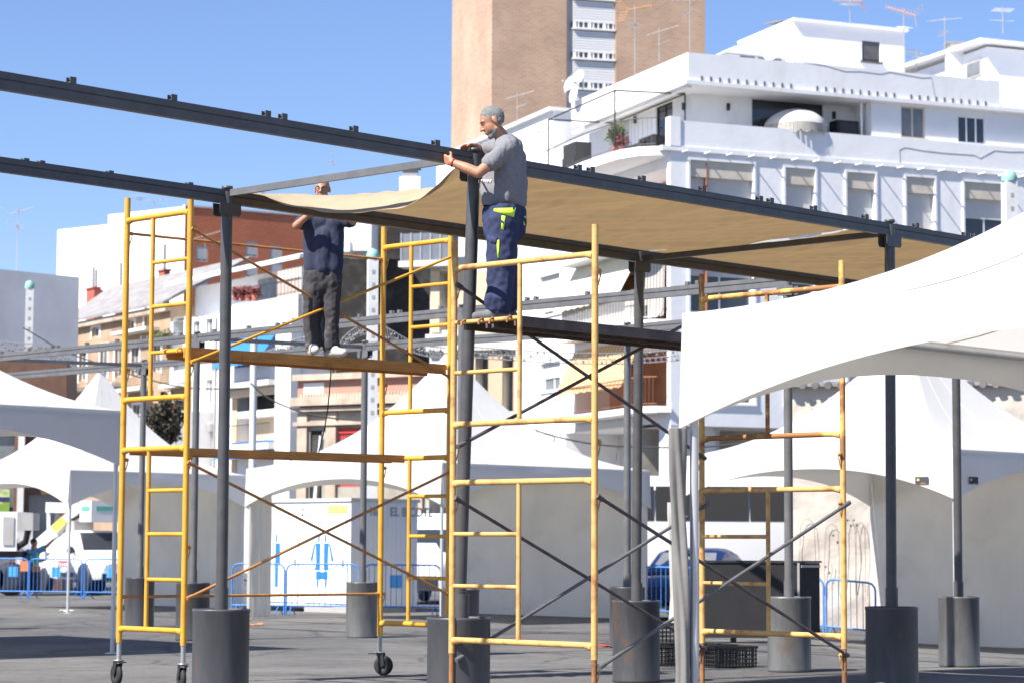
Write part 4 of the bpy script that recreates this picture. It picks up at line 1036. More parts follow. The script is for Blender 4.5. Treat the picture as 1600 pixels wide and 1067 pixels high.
# attic storey
SETB = -1.6
FA = FR.off(SETB)
uA = FA.u(1080, 180)
ra = FA.rect(1175, 156, 1286, 215)
mb = MB(); FA.wall(mb, uA, 27, zc+.15, zR, [ra], .15)
mb.build('attic_wall', M['white'], W); window(W, FA, ra, .15, 1, 'black', 'glass', sill=False)
FAL = Fac(FA.P(uA, 0), tL)
rd = FAL.rect(1025, 163, 1051, 236); rd2 = FAL.rect(962, 190, 983, 240)
uE = FAL.u(884, 190)
mb = MB(); FAL.wall(mb, 0, uE, zc+.15, zR, [rd, rd2], .12); mb.build('attic_side_wall', M['white'], W)
window(W, FAL, rd, .12, 1, 'darkgrey', 'glass', sill=False, name='terrace_door'); window(W, FAL, rd2, .12, 1, 'white2', 'glass2', shutter=.5, sill=False)
# roof slab and roof parapet (overhanging)
FO = FR.off(-.15); uO = FO.u(1075, 110); FOL = Fac(FO.P(uO, 0), tL); uOE = FOL.u(893, 160)
mb = MB()
D_ = 9.
mb.prism([FO.P(uO-.12, zR, .10), FO.P(24.2, zR, .10), FO.P(24.2, zR, -D_), FO.P(uO-.12, zR, -D_)], (0, 0, .14)); mb.build('roof_slab', M['white'], W)
uRE = FO.u(1562, 160)
mb = MB(); FO.box(mb, uO, uRE, zR+.143, zRp, -.2, 0); FOL.box(mb, .203, uOE, zR+.143, zRp, -.2, 0); FOL.box(mb, .1, uOE, zR-.10, zR-.003, -.2, -.03); mb.build('roof_parapet', M['white'], W)
n = 34; dm = None
for i in range(n):
    if i in (11, 12, 23): continue
    u = uO+.5+i*(uRE-uO-.8)/n
    if dm is None: dm_u = u; mb = MB(); FO.box(mb, u, u+.06, zR+.16, zR+.33, .003, .035); dm = mb.build('drain_spout', M['ticks'], W)
    else: c_ = dm.copy(); COL.objects.link(c_); c_.parent = W; c_.location = FO.t*(u-dm_u); ORG[c_.name] = ORG[W.name]
mb = MB(); pp = [FO.P(FO.u(x, y), FO.z(x, y), .006) for x, y in ((1255, 97), (1290, 103), (1320, 112), (1345, 112), (1375, 116), (1390, 113), (1440, 122), (1455, 121), (1460, 150))]; mb.tube(pp, .008, 5); mb.build('wall_cable', M['galv'], W)
mb = MB(); pp = [FR.P(FR.u(x, y), FR.z(x, y), .057) for x, y in ((1405, 258), (1404, 235), (1412, 231), (1440, 236), (1475, 240), (1520, 243), (1530, 248), (1552, 236), (1575, 238), (1600, 238))]; mb.tube(pp, .009, 5); mb.build('wall_cable', M['galv'], W)
# room jutting onto the terrace
FJ = FR.off(-.32); uJ = FJ.u(1362, 200); zJ = FJ.z(1362, 152)
rj1, rj2 = FJ.rect(1408, 167, 1446, 216), FJ.rect(1497, 182, 1541, 225)
mb = MB(); FJ.wall(mb, uJ, 27, zc+.17, zJ, [rj1, rj2], .14)
mb.add([FJ.P(uJ, zc+.17), FJ.P(uJ, zJ), FJ.P(uJ, zJ, SETB+.33), FJ.P(uJ, zc+.17, SETB+.33)], [(0, 1, 2, 3)], False); mb.build('terrace_room', M['white'], W)
window(W, FJ, rj1, .14, 1, 'shutterbox', 'glass2'); window(W, FJ, rj2, .14, 2, 'white2', 'glass')
mb = MB(); mb.prism([FJ.P(uJ-.15, zJ+.003, .15), FJ.P(27, zJ+.003, .15), FJ.P(27, zJ+.003, -1.25), FJ.P(uJ-.15, zJ+.003, -1.25)], (0, 0, .08)); mb.build('room_roof', M['white2'], W)
mb = MB(); q = FJ.P(uJ-.22, 0, -.35); mb.tube([q+Vector((0, 0, zJ)), q+Vector((0, 0, zc+.4))], .05, 8); mb.build('downpipe', M['white2'], W)
# wall lamps
for F_, x, y in ((FA, 1137, 168), (FA, 1302, 181), (FAL, 1070, 167), (FAL, 994, 188)):
    u, zz = F_.uz(x, y); mb = MB(); F_.box(mb, u-.05, u+.05, zz-.13, zz+.13, .002, .10); mb.build('wall_lamp', M['black'], W)
# set-back left wing on the roof terrace
mb = MB(); FOL2 = FAL.off(-.1); u0, u1 = FAL.u(882, 200), FAL.u(812, 200); zw = FAL.z(882, 176)
FAL.box(mb, uE+.0, uE+13.5, zc+.15, zw, -6, .55); mb.build('left_wing', M['white'], W)
mb = MB(); FAL.box(mb, uE-.1, uE+13.6, zw, zw+.14, -6.1, .75); mb.build('wing_roof_edge', M['white2'], W)
# curved terrace above the top loggia: slab, railing, shade frame
a_, b_ = LOG[0][0], LOG[0][1]
pts = [FL.P(b_+.4, 0, -.02), FL.P(b_+.2, 0, 1.25), FL.P((a_*.5+b_*.5), 0, 1.45), FL.P(a_+1.2, 0, 1.3), FL.P(a_+.3, 0, .95), FL.P(a_-.1, 0, .45), FL.P(a_-.2, 0, -.02)]
mb = MB(); mb.prism([p+Vector((0, 0, zc-.16)) for p in pts], (0, 0, .32)); mb.build('terrace_slab', M['white'], W)
railing(W, [p+Vector((0, 0, zc+.16)) for p in pts[1:6]], 1.0, 'steel2', .15)
mb = MB(); FL.box(mb, b_+.4, b_+6.5, zc+.0, zc+1.0, -.3, .05); mb.build('terrace_parapet', M['white'], W)
pr_ = thing('garden_pergola', 'thin black metal shade frame over the curved white terrace', 'garden pergola', FL.P(a_+1, zc+.16, .9))
mb = MB(); zf = zc+2.35
c4 = [FL.P(b_-.1, zc+.16, 1.2), FL.P(a_+1.6, zc+.16, 1.25), FL.P(a_+1.2, zc+.16, -1.3), FL.P(b_-.4, zc+.16, -1.35)]
for p in c4: mb.tube([p, Vector((p.x, p.y, zf))], .03, 6)
mb.build('upright', M['black'], pr_)
mb = MB()
for i in range(4): mb.tube([Vector((*c4[i].xy, zf)), Vector((*c4[(i+1) % 4].xy, zf))], .03, 6)
mb.build('top_rail', M['black'], pr_)
for nm, lab, ua, ub, dp, hh in (('garden_cabinet', 'dark grey rattan cabinet at the left end of the curved terrace', b_-.35, b_-1.5, .75, 1.15), ('garden_sofa', 'dark garden sofa on the curved terrace, next to the plant', a_+2.7, a_+1.5, .3, .7), ('garden_chair', 'dark garden chair by the terrace door', a_+.95, a_+.45, .2, .85)):
    s_ = thing(nm, lab, 'garden furniture', FL.P(ua, zc+.16, dp))
    mb = MB(); FL.box(mb, min(ua, ub), max(ua, ub), zc+.18, zc+.18+hh*.55, dp-.7, dp); mb.build('seat' if nm != 'garden_cabinet' else 'base', M['darkgrey'], s_)
    mb = MB(); FL.box(mb, min(ua, ub)+.003, max(ua, ub)-.003, zc+.18+hh*.553, zc+.18+hh, dp-.7, dp-(.5 if nm != 'garden_cabinet' else .05)); mb.build('backrest' if nm != 'garden_cabinet' else 'top_box', M['darkgrey'], s_)
def leafy(name, label, c, rx, rz, n, m, stem=True, cat='plant', leaf=.12, grp=None, sd=1, pot=None):
    t = thing(name, label, cat, c, grp); rr = random.Random(sd); mb = MB(); c = Vector(c)
    for i in range(n):
        th = rr.uniform(0, 6.283); ph = math.acos(rr.uniform(-1, 1)); k = rr.random()**.45
        clump = .75+.5*noise.noise(Vector((math.cos(th)*2, math.sin(th)*2, math.cos(ph)*3+sd)))
        p = c+Vector((math.sin(ph)*math.cos(th)*rx*k*clump, math.sin(ph)*math.sin(th)*rx*k*clump, rz*1.15+math.cos(ph)*rz*k*clump))
        a = Vector((rr.gauss(0, 1), rr.gauss(0, 1), rr.gauss(0, 1))).normalized(); b = a.orthogonal().normalized(); l = leaf*rr.uniform(.6, 1.3)
        mb.add([p-a*l*.5, p+b*l*.22, p+a*l*.6, p-b*l*.22], [(0, 1, 2, 3)], False)
    mb.build('leaves', M[m], t, recalc=False)
    if stem:
        mb = MB(); mb.tube([c, c+Vector((.02, 0, rz*.6)), c+Vector((.0, .05, rz*1.2))], rx*.09, 6, r1=rx*.04)
        for k in range(4): a = k*1.6; mb.tube([c+Vector((0, 0, rz*.55)), c+Vector((math.cos(a)*rx*.5, math.sin(a)*rx*.5, rz*1.3))], rx*.04, 5, r1=rx*.015)
        mb.build('stem', M['brown'], t)
    if pot:
        mb = MB(); mb.lathe([(pot*.7, 0), (pot, pot*1.4), (pot*.85, pot*1.35), (0, pot*1.3)], c, 12); mb.build('pot', M['redtile'], t)
    return t
leafy('potted_plant', 'yellow green potted shrub on the curved white terrace', FL.P(a_+2.2, zc+.18, .9), .42, .62, 500, 'foliage', leaf=.14, sd=2, pot=.2)
leafy('potted_plant', 'dark red leaved plant on the edge of the curved terrace', FL.P(a_+1.6, zc+.18, 1.0), .38, .32, 300, 'flower', leaf=.12, sd=3, pot=.16)
# parasol, air conditioner
pc = FR.P(FR.u(1262, 205), zc+.14, -.85); zt_ = FR.z(1262, 166)+.0
M['fringe'] = mat('parasol_fringe', (.45, .43, .38), .9, var=.3, scale=20)
pa = thing('parasol', 'white domed parasol with a fringe on the roof terrace', 'parasol', pc)
rp = (FR.u(1306, 195)-FR.u(1218, 195))/2
def dome(u, v):
    a = 2*math.pi*u; sc = 1-.04*abs(math.sin(a*4)); r_ = rp*math.sin(v*1.45)/math.sin(1.45)*sc
    return Vector((pc.x+math.cos(a)*r_, pc.y+math.sin(a)*r_, zt_-.62*rp*(1-math.cos(v*1.45))))
mb = MB(); mb.sheet(dome, 48, 10, .01); mb.build('canopy', M['tent'], pa, recalc=False)
zd = dome(0, 1).z
mb = MB()
for i in range(96):
    a = 2*math.pi*i/96; a2 = 2*math.pi*(i+.8)/96; l = .28+.10*abs(math.sin(a*8)); r1_ = rp*(1-.04*abs(math.sin(a*4)))
    mb.add([(pc.x+math.cos(a)*r1_, pc.y+math.sin(a)*r1_, zd+.01), (pc.x+math.cos(a2)*r1_, pc.y+math.sin(a2)*r1_, zd+.01), (pc.x+math.cos(a2)*r1_*1.01, pc.y+math.sin(a2)*r1_*1.01, zd-l), (pc.x+math.cos(a)*r1_*1.01, pc.y+math.sin(a)*r1_*1.01, zd-l)], [(0, 1, 2, 3)], False)
mb.build('fringe', M['fringe'], pa, recalc=False)
mb = MB(); mb.tube([pc, (pc.x, pc.y, zt_-.03)], .03, 8); mb.build('pole', M['white2'], pa)
ac = FR.off(-.6); u0, u1 = ac.u(1308, 200), ac.u(1342, 200)
t = thing('air_conditioner', 'dark grey air conditioning unit beside the parasol on the terrace', 'air conditioner', ac.P(u0, zc+.15))
mb = MB(); ac.box(mb, u0, u1, zc+.15, ac.z(1325, 189), -.55, 0); mb.build('casing', M['darkgrey'], t)
mb = MB(); ac.box(mb, u0+.1, u1-.1, zc+.3, ac.z(1325, 192), .002, .02); mb.build('grille', M['black'], t)
r = FL.rect(838, 678, 868, 706); t = thing('air_conditioner', 'white air conditioning unit on the wall above the street', 'air conditioner', FL.P(r[0], r[2], .1))
mb = MB(); FL.box(mb, r[0], r[1], r[2], r[3], .08, .5); mb.build('casing', M['white2'], t); mb = MB(); FL.box(mb, r[0]+.15, r[1]-.5, r[2]+.12, r[3]-.12, .502, .52); mb.build('grille', M['greypanel'], t)
# rooftop room and rear neighbour
FP_ = FR.off(-5.5); u0, u1 = FP_.u(1240, 60), FP_.u(1414, 90); zP = FP_.z(1240, 33)
FPL = Fac(FP_.P(u0, 0), tL); uL = FPL.u(1156, 60)
PH = thing('rooftop_room', 'white flat rooftop room with a louvred shutter on top of the long white building', 'building', FP_.P(u0, zR))
rw = FP_.rect(1347, 65, 1375, 97)
mb = MB(); FP_.wall(mb, u0, u1, zR+.1, zP, [rw], .12); FPL.wall(mb, 0, uL, zR+.1, zP); mb.add([FP_.P(u1, zR), FP_.P(u1, zP), FP_.P(u1, zP, -6), FP_.P(u1, zR, -6)], [(0, 1, 2, 3)], False)
mb.build('wall', M['white'], PH)
mb = MB(); mb.prism([FP_.P(u0-.06, zP, .14), FP_.P(u1+.1, zP, .14), FP_.P(u1+.1, zP, -uL-.1), FP_.P(u0-.06, zP, -uL-.1)], (0, 0, .10)); mb.build('roof_slab', M['white2'], PH)
mb = MB(); mb.prism([FP_.P(u0-.0, zP+.103, -.1), FP_.P(u1, zP+.103, -.1), FP_.P(u1, zP+.38, -2.4), FP_.P(u0, zP+.38, -2.4)], (0, 0, .02)); mb.build('roof', M['tile'], PH)
w = window(PH, FP_, rw, .12, 1, 'ticks', 'glass')
mb = MB()
for i in range(10): zz = rw[2]+.08+i*(rw[3]-rw[2]-.14)/10; FP_.box(mb, rw[0]+.07, rw[1]-.07, zz, zz+.07, -.07, -.03)
mb.build('louvre', M['ticks'], w)
sk = thing('dormer', 'low white glazed dormer on the roof, left of the rooftop room', 'dormer', U(1185, 100, 84))
FD = Fac(XY(1150, 83.5), tR); a0 = FD.uz(1133, 88); a1 = FD.uz(1228, 95); zt = FD.z(1150, 70)
mb = MB(); FD.box(mb, a0[0], a1[0], zRp-.9, a1[1]+.05, -1.2, 0); mb.build('wall', M['white2'], sk)
mb = MB(); mb.prism([FD.P(a0[0]-.1, a0[1]+.12, .1), FD.P(a0[0]+.55, zt, .1), FD.P(a1[0]-.4, zt-.1, .1), FD.P(a1[0]+.1, a1[1]+.05, .1)], FD.n*-1.4); mb.build('roof', M['white2'], sk)
mb = MB(); FD.box(mb, a0[0]+.6, a0[0]+1.2, a1[1]-.25, a1[1]+.02, .002, .02); FD.box(mb, a0[0]+1.35, a1[0]-.2, a1[1]-.25, a1[1]+.02, .002, .02); mb.build('pane', M['glass2'], sk)
# house on the far right with a sloping roof
NB = thing('house', 'white house with a sloping roof and a chimney at the far right edge', 'building', XY(1555, 92))
FN = Fac(XY(1553, 92), tR); FNL = Fac(XY(1553, 92), tL); uq = FNL.u(1418, 110)
zn0, zn1 = FNL.z(1553, 70), FNL.z(1420, 110)
rn = FNL.rect(1511, 96, 1534, 122)
mb = MB(); FNL.wall(mb, 0, uq, 0, zn1-.2, [(rn[0], rn[1], rn[2], min(rn[3], zn1-.21))] if rn[3] < zn1 else []); mb.add([FNL.P(0, zn1-.2), FNL.P(uq, zn1-.2), FNL.P(0, zn0)], [(0, 1, 2)], False)
FN.wall(mb, 0, 14, 0, zn0); mb.build('wall', M['white'], NB)
mb = MB(); mb.prism([FNL.P(-.3, zn0+.12, .5), FNL.P(uq+.5, zn1, .5), FNL.P(uq+.5, zn1+.15, .5), FNL.P(-.3, zn0+.27, .5)], FNL.n*-14); mb.build('roof', M['white2'], NB)
mb = MB(); FNL.box(mb, rn[0], rn[1], rn[2], rn[3], .003, .05); wv = mb.build('window', M['greypanel'], NB); mb = MB(); FNL.box(mb, rn[0]+.08, rn[1]-.08, rn[2]+.08, rn[3]-.08, .052, .06); mb.build('pane', M['glass2'], wv)
zr_ = FNL.z(1600, 44)
mb = MB(); mb.prism([FNL.P(-.0, zn0+.30, -3), FNL.P(uq, zn1+.32, -3), FNL.P(-2.0, zr_+.3, -3), ], FNL.n*-6); mb.build('upper_gable', M['white2'], NB)
cq = U(1492, 90, 94); mb = MB(); mb.box(cq.x-.35, cq.x+.35, cq.y-.3, cq.y+.3, cq.z-1.2, cq.z+.25); mb.box(cq.x-.25, cq.x+.25, cq.y-.25, cq.y+.25, cq.z+.253, cq.z+.5); ch = mb.build('chimney', M['white'], NB)
mb = MB(); mb.box(cq.x-.42, cq.x+.42, cq.y-.38, cq.y+.38, cq.z+.503, cq.z+.58); mb.build('chimney_cap', M['tile'], ch)
# roof aerials on the right
for px, y0, y1, D, kd, yw, mm, lab in ((1328, 38, -4, 88, 0, 2.6, 'antorange', 'orange and white aerial at the top edge above the rooftop room'), (1413, 120, 14, 87, 0, 2.9, 'antorange', 'aerial with an orange boom at the right end of the rooftop room'), (1477, 118, 26, 87, 1, .5, 'antenna', 'tall aerial on a white mast over the far right roof'), (1567, 54, 12, 96, 2, 1.2, 'antenna', 'small dark aerial near the top right corner'), (1432, 120, 78, 91, 1, 2.2, 'antenna', 'low aerial just right of the rooftop room'), (992, 125, 8, 84, 0, .4, 'antorange', 'thin orange aerial in front of the brick tower'), (1030, 96, 44, 84, 2, .2, 'antenna', 'pale aerial in front of the right side of the tower'), (808, 195, 145, 93, 2, .1, 'antenna', 'grey aerial beside the head of the grey haired man'), (1078, 80, -6, 84, 1, .6, 'antenna', 'aerial at the right corner of the brick tower')):
    aerial(U(px, y0, D), Zat(px, y1, D)-Zat(px, y0, D), lab, kd, yw, mm)
for px, py, D, rr, fc, lab in ((889, 131, 90, .32, (-.8, -.5, .3), 'tilted white dish at the left end of the roof parapet'), (903, 121, 90, .30, (-.7, -.6, .3), 'white dish above the other two at the roof parapet'), (1203, 84, 82.5, .26, (-.2, -1, .2), 'small dish beside the glazed dormer')):
    satdish(U(px, py, D), rr, fc, lab)
q = FOL.uz(905, 148); satdish(FOL.P(q[0], q[1], .25), .37, (-.927, -.375, .15), 'pale grey dish fixed to the face of the roof parapet')

# ---------------------------------------------------------------- brick tower
Tc = XY(764, 170); FT, FTL = Fac(Tc, (.97, .24)), Fac(Tc, (-.24, .97))
TW = thing('tower_block', 'tall beige brick tower with a strip of white balconies behind the grey haired man', 'building', Tc)
TH = 58; uT = FT.u(1102, 60); uq = FTL.u(706, 100); x0, x1 = FT.u(885, 80), FT.u(962, 80)
mb = MB(); FT.wall(mb, 0, uT, 0, TH, [(x0, x1, 0, TH-2, .9)]); FTL.wall(mb, 0, uq, 0, TH)
mb.add([FT.P(uT, 0), FT.P(uT, TH), FT.P(uT, TH, -8), FT.P(uT, 0, -8)], [(0, 1, 2, 3)], False); mb.add([FT.P(0, TH), FT.P(uT, TH), FT.P(uT, TH, -8), FT.P(0, TH, -8)], [(0, 1, 2, 3)], False)
mb.build('brick_wall', M['towerbrick'], TW)
mb = MB(); FT.box(mb, x0, x1, 0, TH-2, -.92, -.85); mb.build('recess_wall', M['white'], TW)
fl = FT.z(920, 92)-FT.z(920, 138)
fl = (FT.z(920, 45)-FT.z(920, 92)); zz0 = FT.z(920, 92)
zs_ = [zz0+fl*k for k in range(-14, 9)]
for zf in zs_:
    if zf < 20 or zf > TH-5: continue
    mb = MB(); FT.box(mb, x0+.5, x1-.02, zf-.1, zf+.04, -.84, .05); o = mb.build('balcony', M['white2'], TW)
    mb = MB(); FT.box(mb, x0+.55, x1-.05, zf+.05, zf+.55, -.84, -.45); mb.build('window', M['glass2'], o)
    mb = MB()
    for k in range(9): xx = x0+.6+(x1-x0-.75)*k/8; FT.box(mb, xx-.04, xx+.04 if k % 3 else xx+.2, zf+.04, zf+.56, -.2, -.16)
    FT.box(mb, x0+.55, x1-.03, zf+.50, zf+.58, -.21, -.15)
    mb.build('rail', M['white2'], o)
    mb = MB()
    for k in range(8): FT.box(mb, x0+.55, x1-.03, zf+.60+k*.19, zf+.74+k*.19, -.24, -.16)
    mb.build('louvre', M['white2'], o)

# ---------------------------------------------------------------- beige apartment block left of the white one
FI = Fac(XY(600, 99), (.96, -.28)); BI = thing('apartment_building', 'beige apartment block with grey glass balconies behind the right scaffold', 'building', XY(700, 97))
u0, u1 = FI.u(671), FI.u(810); zi = FI.z(700, 352)
hs = [FI.rect(676, 358, 716, 414), FI.rect(688, 424, 716, 516), FI.rect(744, 556, 764, 642), FI.rect(786, 556, 803, 642), FI.rect(688, 556, 730, 640)]
block(BI, FI, u0, u1, 0, zi, 10, 'offwhite', hs, hd=1.0)
for i, r in enumerate(hs):
    mb = MB(); FI.box(mb, r[0]-.1, r[1]+.1, r[2]-.1, r[3]+.1, -1.02, -.98); mb.build('window', M['glass2'], BI)
r = FI.rect(636, 368, 712, 412); mb = MB(); FI.box(mb, r[0], r[1], r[2], r[3], .7, .74); gl = mb.build('balcony_rail', M['greyglass'], BI)
mb = MB()
for i in range(6): x = r[0]+(r[1]-r[0])*i/5; FI.box(mb, x-.03, x+.03, r[2], r[3]+.02, .742, .78)
mb.build('post', M['galv'], gl)
r = FI.rect(636, 411, 712, 420); mb = MB(); FI.box(mb, r[0]-.1, r[1]+.1, r[2], r[3], .004, .85); mb.build('balcony_slab', M['offwhite'], BI)
for x0, y0, x1, y1, m in ((674, 424, 688, 520, 'cream'), (716, 424, 800, 520, 'cream'), (764, 548, 786, 648, 'sand'), (730, 548, 744, 648, 'sand'), (803, 548, 809, 648, 'sand')):
    r = FI.rect(x0, y0, x1, y1); mb = MB(); FI.box(mb, r[0], r[1], r[2], r[3], .004, .12); mb.build('facade_panel', M[m], BI)
r = FI.rect(668, 522, 810, 548); mb = MB(); FI.box(mb, r[0], r[1], r[2], r[3], .004, .3); mb.build('string_course', M['offwhite'], BI)
# ---------------------------------------------------------------- dark stained party wall and little white house
FH = Fac(XY(530, 112), (1, -.04)); BH = thing('party_wall', 'tall black stained rough wall behind the man in the navy t-shirt', 'wall', XY(620, 120))
pl = [(520, 640), (520, 402), (545, 400), (553, 384), (582, 386), (583, 345), (640, 356), (650, 350), (735, 352), (735, 640)]
mb = MB(); mb.prism([FH.P(FH.u(x, 500), FH.z(x, y) if y < 640 else 0) for x, y in pl], FH.n*-3); mb.build('wall', M['ivy'], BH)
FW_ = Fac(XY(530, 108), (1, -.05)); WH = thing('house', 'small white house corner behind the shoulder of the man in navy', 'building', XY(560, 116))
r = FW_.rect(534, 340, 580, 392); block(WH, FW_, r[0], r[1], r[2], r[3], 3, 'white2'); r2_ = FW_.rect(522, 376, 547, 394); mb = MB(); FW_.box(mb, r2_[0], r2_[1], r2_[2], r2_[3], -2.2, .12); mb.build('lower_wall', M['white2'], WH)
mb = MB(); FW_.box(mb, r[0]-.1, r[1]+.1, r[3], r[3]+.08, -3.1, .1); mb.build('roof_edge', M['offwhite'], WH)
# ---------------------------------------------------------------- old pink house
FJH = Fac(XY(465, 84), (.86, -.51)); PK = thing('house', 'derelict low pink house with stone cornices behind the tent peak', 'building', XY(560, 80))
u0, u1 = 0, FJH.u(672); zt = FJH.z(480, 592)
rd_, rs_ = FJH.rect(484, 672, 503, 780), FJH.rect(528, 668, 572, 760); rs2 = FJH.rect(600, 660, 640, 760)
block(PK, FJH, u0, u1, 0, zt, 3, 'oldgrey', [rd_, rs_, rs2], hd=.15)
r = (u0, u1, FJH.z(480, 622), zt); mb = MB(); FJH.box(mb, u0-.05, u1, r[2], zt, .004, .05); mb.build('parapet', M['pink'], PK)
mb = MB()
for y, h, o in ((590, .22, .22), (628, .3, .35), (640, .14, .22), (662, .14, .14)):
    zz = FJH.z(480, y); FJH.box(mb, u0-.15, u1, zz-h/2, zz+h/2, .052 if y < 625 else .055, .05+o)
mb.build('cornice', M['oldstone'], PK)
mb = MB()
for x in (468, 513, 580, 648): u = FJH.u(x); FJH.box(mb, u, u+.42, 0, FJH.z(480, 645), .004, .12)
mb.build('pilaster', M['oldstone'], PK)
mb = MB(); k = FJH.z(480, 616)
for i in range(40): u = u0+.1+i*(u1-u0-.2)/40; FJH.box(mb, u, u+.10, k-.16, k, .053, .12)
mb.build('dentil', M['oldstone'], PK)
mb = MB(); r = FJH.rect(476, 598, 508, 615); FJH.box(mb, r[0], r[1], r[2], r[3], .052, .075); mb.build('painted_patch', M['white2'], PK)
mb = MB(); FJH.box(mb, rd_[0], rd_[1], rd_[2], rd_[3], -.13, -.08); mb.build('door', M['dark'], PK); mb = MB(); a_ = FJH.P(rd_[0]+.1, rd_[3]-.3, -.05); mb.prism([FJH.P(rd_[0]+.05, 1, .1), FJH.P(rd_[0]+.5, rd_[3]-.2, .1), FJH.P(rd_[1]+.02, rd_[3]-.2, .1), FJH.P(rd_[1]-.3, 1, .1)], FJH.n*.04); mb.build('leaning_board', M['white2'], PK)
for rq in (rs_, rs2):
    mb = MB(); n = 12
    for i in range(n):
        x = rq[0]+(rq[1]-rq[0])*i/n; FJH.box(mb, x+.02, x+(rq[1]-rq[0])/n*.62, rq[2], rq[3], -.10, -.06)
    FJH.box(mb, rq[0], rq[1], rq[3]-.18, rq[3]-.01, -.058, -.01); sh = mb.build('shutter', M['red'] if rq is rs_ else M['redtile'], PK); mb = MB(); FJH.box(mb, rq[0], rq[1], rq[2], rq[3], -.14, -.11); mb.build('shutter_backing', M['offwhite'], sh)

# ---------------------------------------------------------------- terrace row: white and beige houses
FG = Fac(XY(480, 118), (-.55, .835))
GA = thing('house', 'white terraced house with blue awnings and a flower terrace', 'building', XY(400, 120))
ug, ue, uf = FG.u(470), FG.u(265), FG.u(106)
zG = FG.z(400, 428); zB = FG.z(400, 480)
hs = [FG.rect(368, 602, 445, 640), FG.rect(368, 650, 445, 694), FG.rect(368, 540, 415, 572), FG.rect(270, 496, 287, 545), FG.rect(276, 640, 290, 700)]
ws = [FG.rect(x, y, x+10, y+38) for x, y in ((302, 502), (322, 498), (302, 592), (322, 592), (305, 680))]
block(GA, FG, ug, ue, 0, zB, 3, 'white', hs+ws, hd=.8)
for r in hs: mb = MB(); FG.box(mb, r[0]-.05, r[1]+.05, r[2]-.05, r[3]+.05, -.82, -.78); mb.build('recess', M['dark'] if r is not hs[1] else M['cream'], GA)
for r in ws: window(GA, FG, r, .25, 1, gm='glass2', sill=False)
for x0, y0, x1, y1 in ((268, 600, 297, 606), (272, 548, 292, 553)):
    r = FG.rect(x0, y0, x1, y1); mb = MB(); FG.box(mb, r[0], r[1], r[2], r[3], .004, .8); mb.build('balcony_slab', M['offwhite'], GA); railing(GA, [FG.P(r[0], r[3], .75), FG.P(r[1], r[3], .75)], .9, 'black', .15)
for x, y in ((283, 622), (337, 560), (330, 668)):
    r = FG.rect(x-6, y-6, x+6, y+6); mb = MB(); FG.box(mb, r[0], r[1], r[2], r[3], .03, .4); a_c = mb.build('air_conditioner_unit', M['shutter'], GA); mb = MB(); FG.box(mb, r[0]+.05, r[1]-.12, r[2]+.05, r[3]-.05, .402, .42); mb.build('grille', M['greypanel'], a_c)
for x in (297, 338):
    u_ = FG.u(x); mb = MB(); mb.tube([FG.P(u_, 0, .08), FG.P(u_, zB-.2, .08)], .06, 6); mb.build('drainpipe', M['greypanel'], GA)
r = FG.rect(266, 560, 300, 720); mb = MB(); FG.box(mb, r[0], r[1], 0, FG.z(283, 596), .003, .02); mb.build('painted_dado', M['beige'], GA)
r = FG.rect(364, 606, 446, 690); mb = MB(); FG.box(mb, FG.u(372), FG.u(364), 0, r[3], .003, .05); FG.box(mb, FG.u(446), FG.u(438), 0, r[3], .003, .05); mb.build('painted_jamb', M['sand'], GA)
# terrace storey, set back, sloping roof edge, striped blind
Fs = FG.off(-1.5); mb = MB(); Fs.wall(mb, ug, ue, zB, zG+.3); mb.build('attic_wall', M['white'], GA)
mb = MB(); mb.prism([FG.P(ug-.3, zG+.25, .35), FG.P(ue+.2, zG+.25, .35), FG.P(ue+.2, zG+.75, -1.4), FG.P(ug-.3, zG+.75, -1.4)], (0, 0, .2)); mb.build('roof', M['white2'], GA)
ua, ub = FG.u(470), FG.u(362)
mb = MB(); FG.box(mb, ua, ub, FG.z(415, 516), FG.z(415, 470), .006, .22); mb.build('terrace_parapet', M['concrete'], GA)
railing(GA, [FG.P(ub, FG.z(400, 470), .1), FG.P(ua, FG.z(400, 470), .1)], .75, 'black', .16)
mT = stripes('striped_terrace_blind', (.70, .66, .60), (.48, .36, .30), FG.t, 2.6)
mb = MB(); FG.box(mb, FG.u(470), FG.u(432), FG.z(450, 470), FG.z(450, 422), .02, .05); mb.build('blind', mT, GA)
mb = MB(); Fs.box(mb, Fs.u(402), Fs.u(432), zB+.2, zG, .01, .05); mb.build('attic_door', M['glass2'], GA)
for i, px in enumerate((370, 380, 390, 400)): leafy('potted_plant', ('reddish flowers in a pot, leftmost on the white house terrace', 'second pot of reddish flowers on the white house terrace', 'third pot of reddish flowers on the white house terrace', 'rightmost pot of reddish flowers on the white house terrace')[i], FG.P(FG.u(px), FG.z(px, 471), .12), .45, .42, 120, 'flower', leaf=.22, sd=10+i, grp='pots on the white house terrace', pot=.2)
leafy('balcony_shrub', 'grey green shrub on the balcony between the scaffold legs', FG.P(FG.u(265), FG.z(265, 548), .4), .75, .6, 260, 'foliage', leaf=.25, sd=20, stem=False)
for (x0, y0, x1, y1) in ((367, 512, 440, 572), (367, 688, 442, 716)):
    r = FG.rect(x0, y0, x1, y1); awning(GA, FG, r[0], r[1], r[3], (r[3]-r[2]), 1.3, 'awnblue')
for y0, y1 in ((598, 606), (694, 704)):
    r = FG.rect(364, y0, 446, y1); mb = MB(); FG.box(mb, r[0], r[1], r[2], r[3], .004, 1.0); mb.build('balcony_slab', M['offwhite'], GA)
    railing(GA, [FG.P(r[0], r[3], .95), FG.P(r[1], r[3], .95)], 1.0, 'black', .16)
    r = FG.rect(364, y1+1, 446, y1+12); mb = MB(); FG.box(mb, r[0], r[1], r[2], r[3], .004, .5); mb.build('balcony_beam', M['cream'], GA)
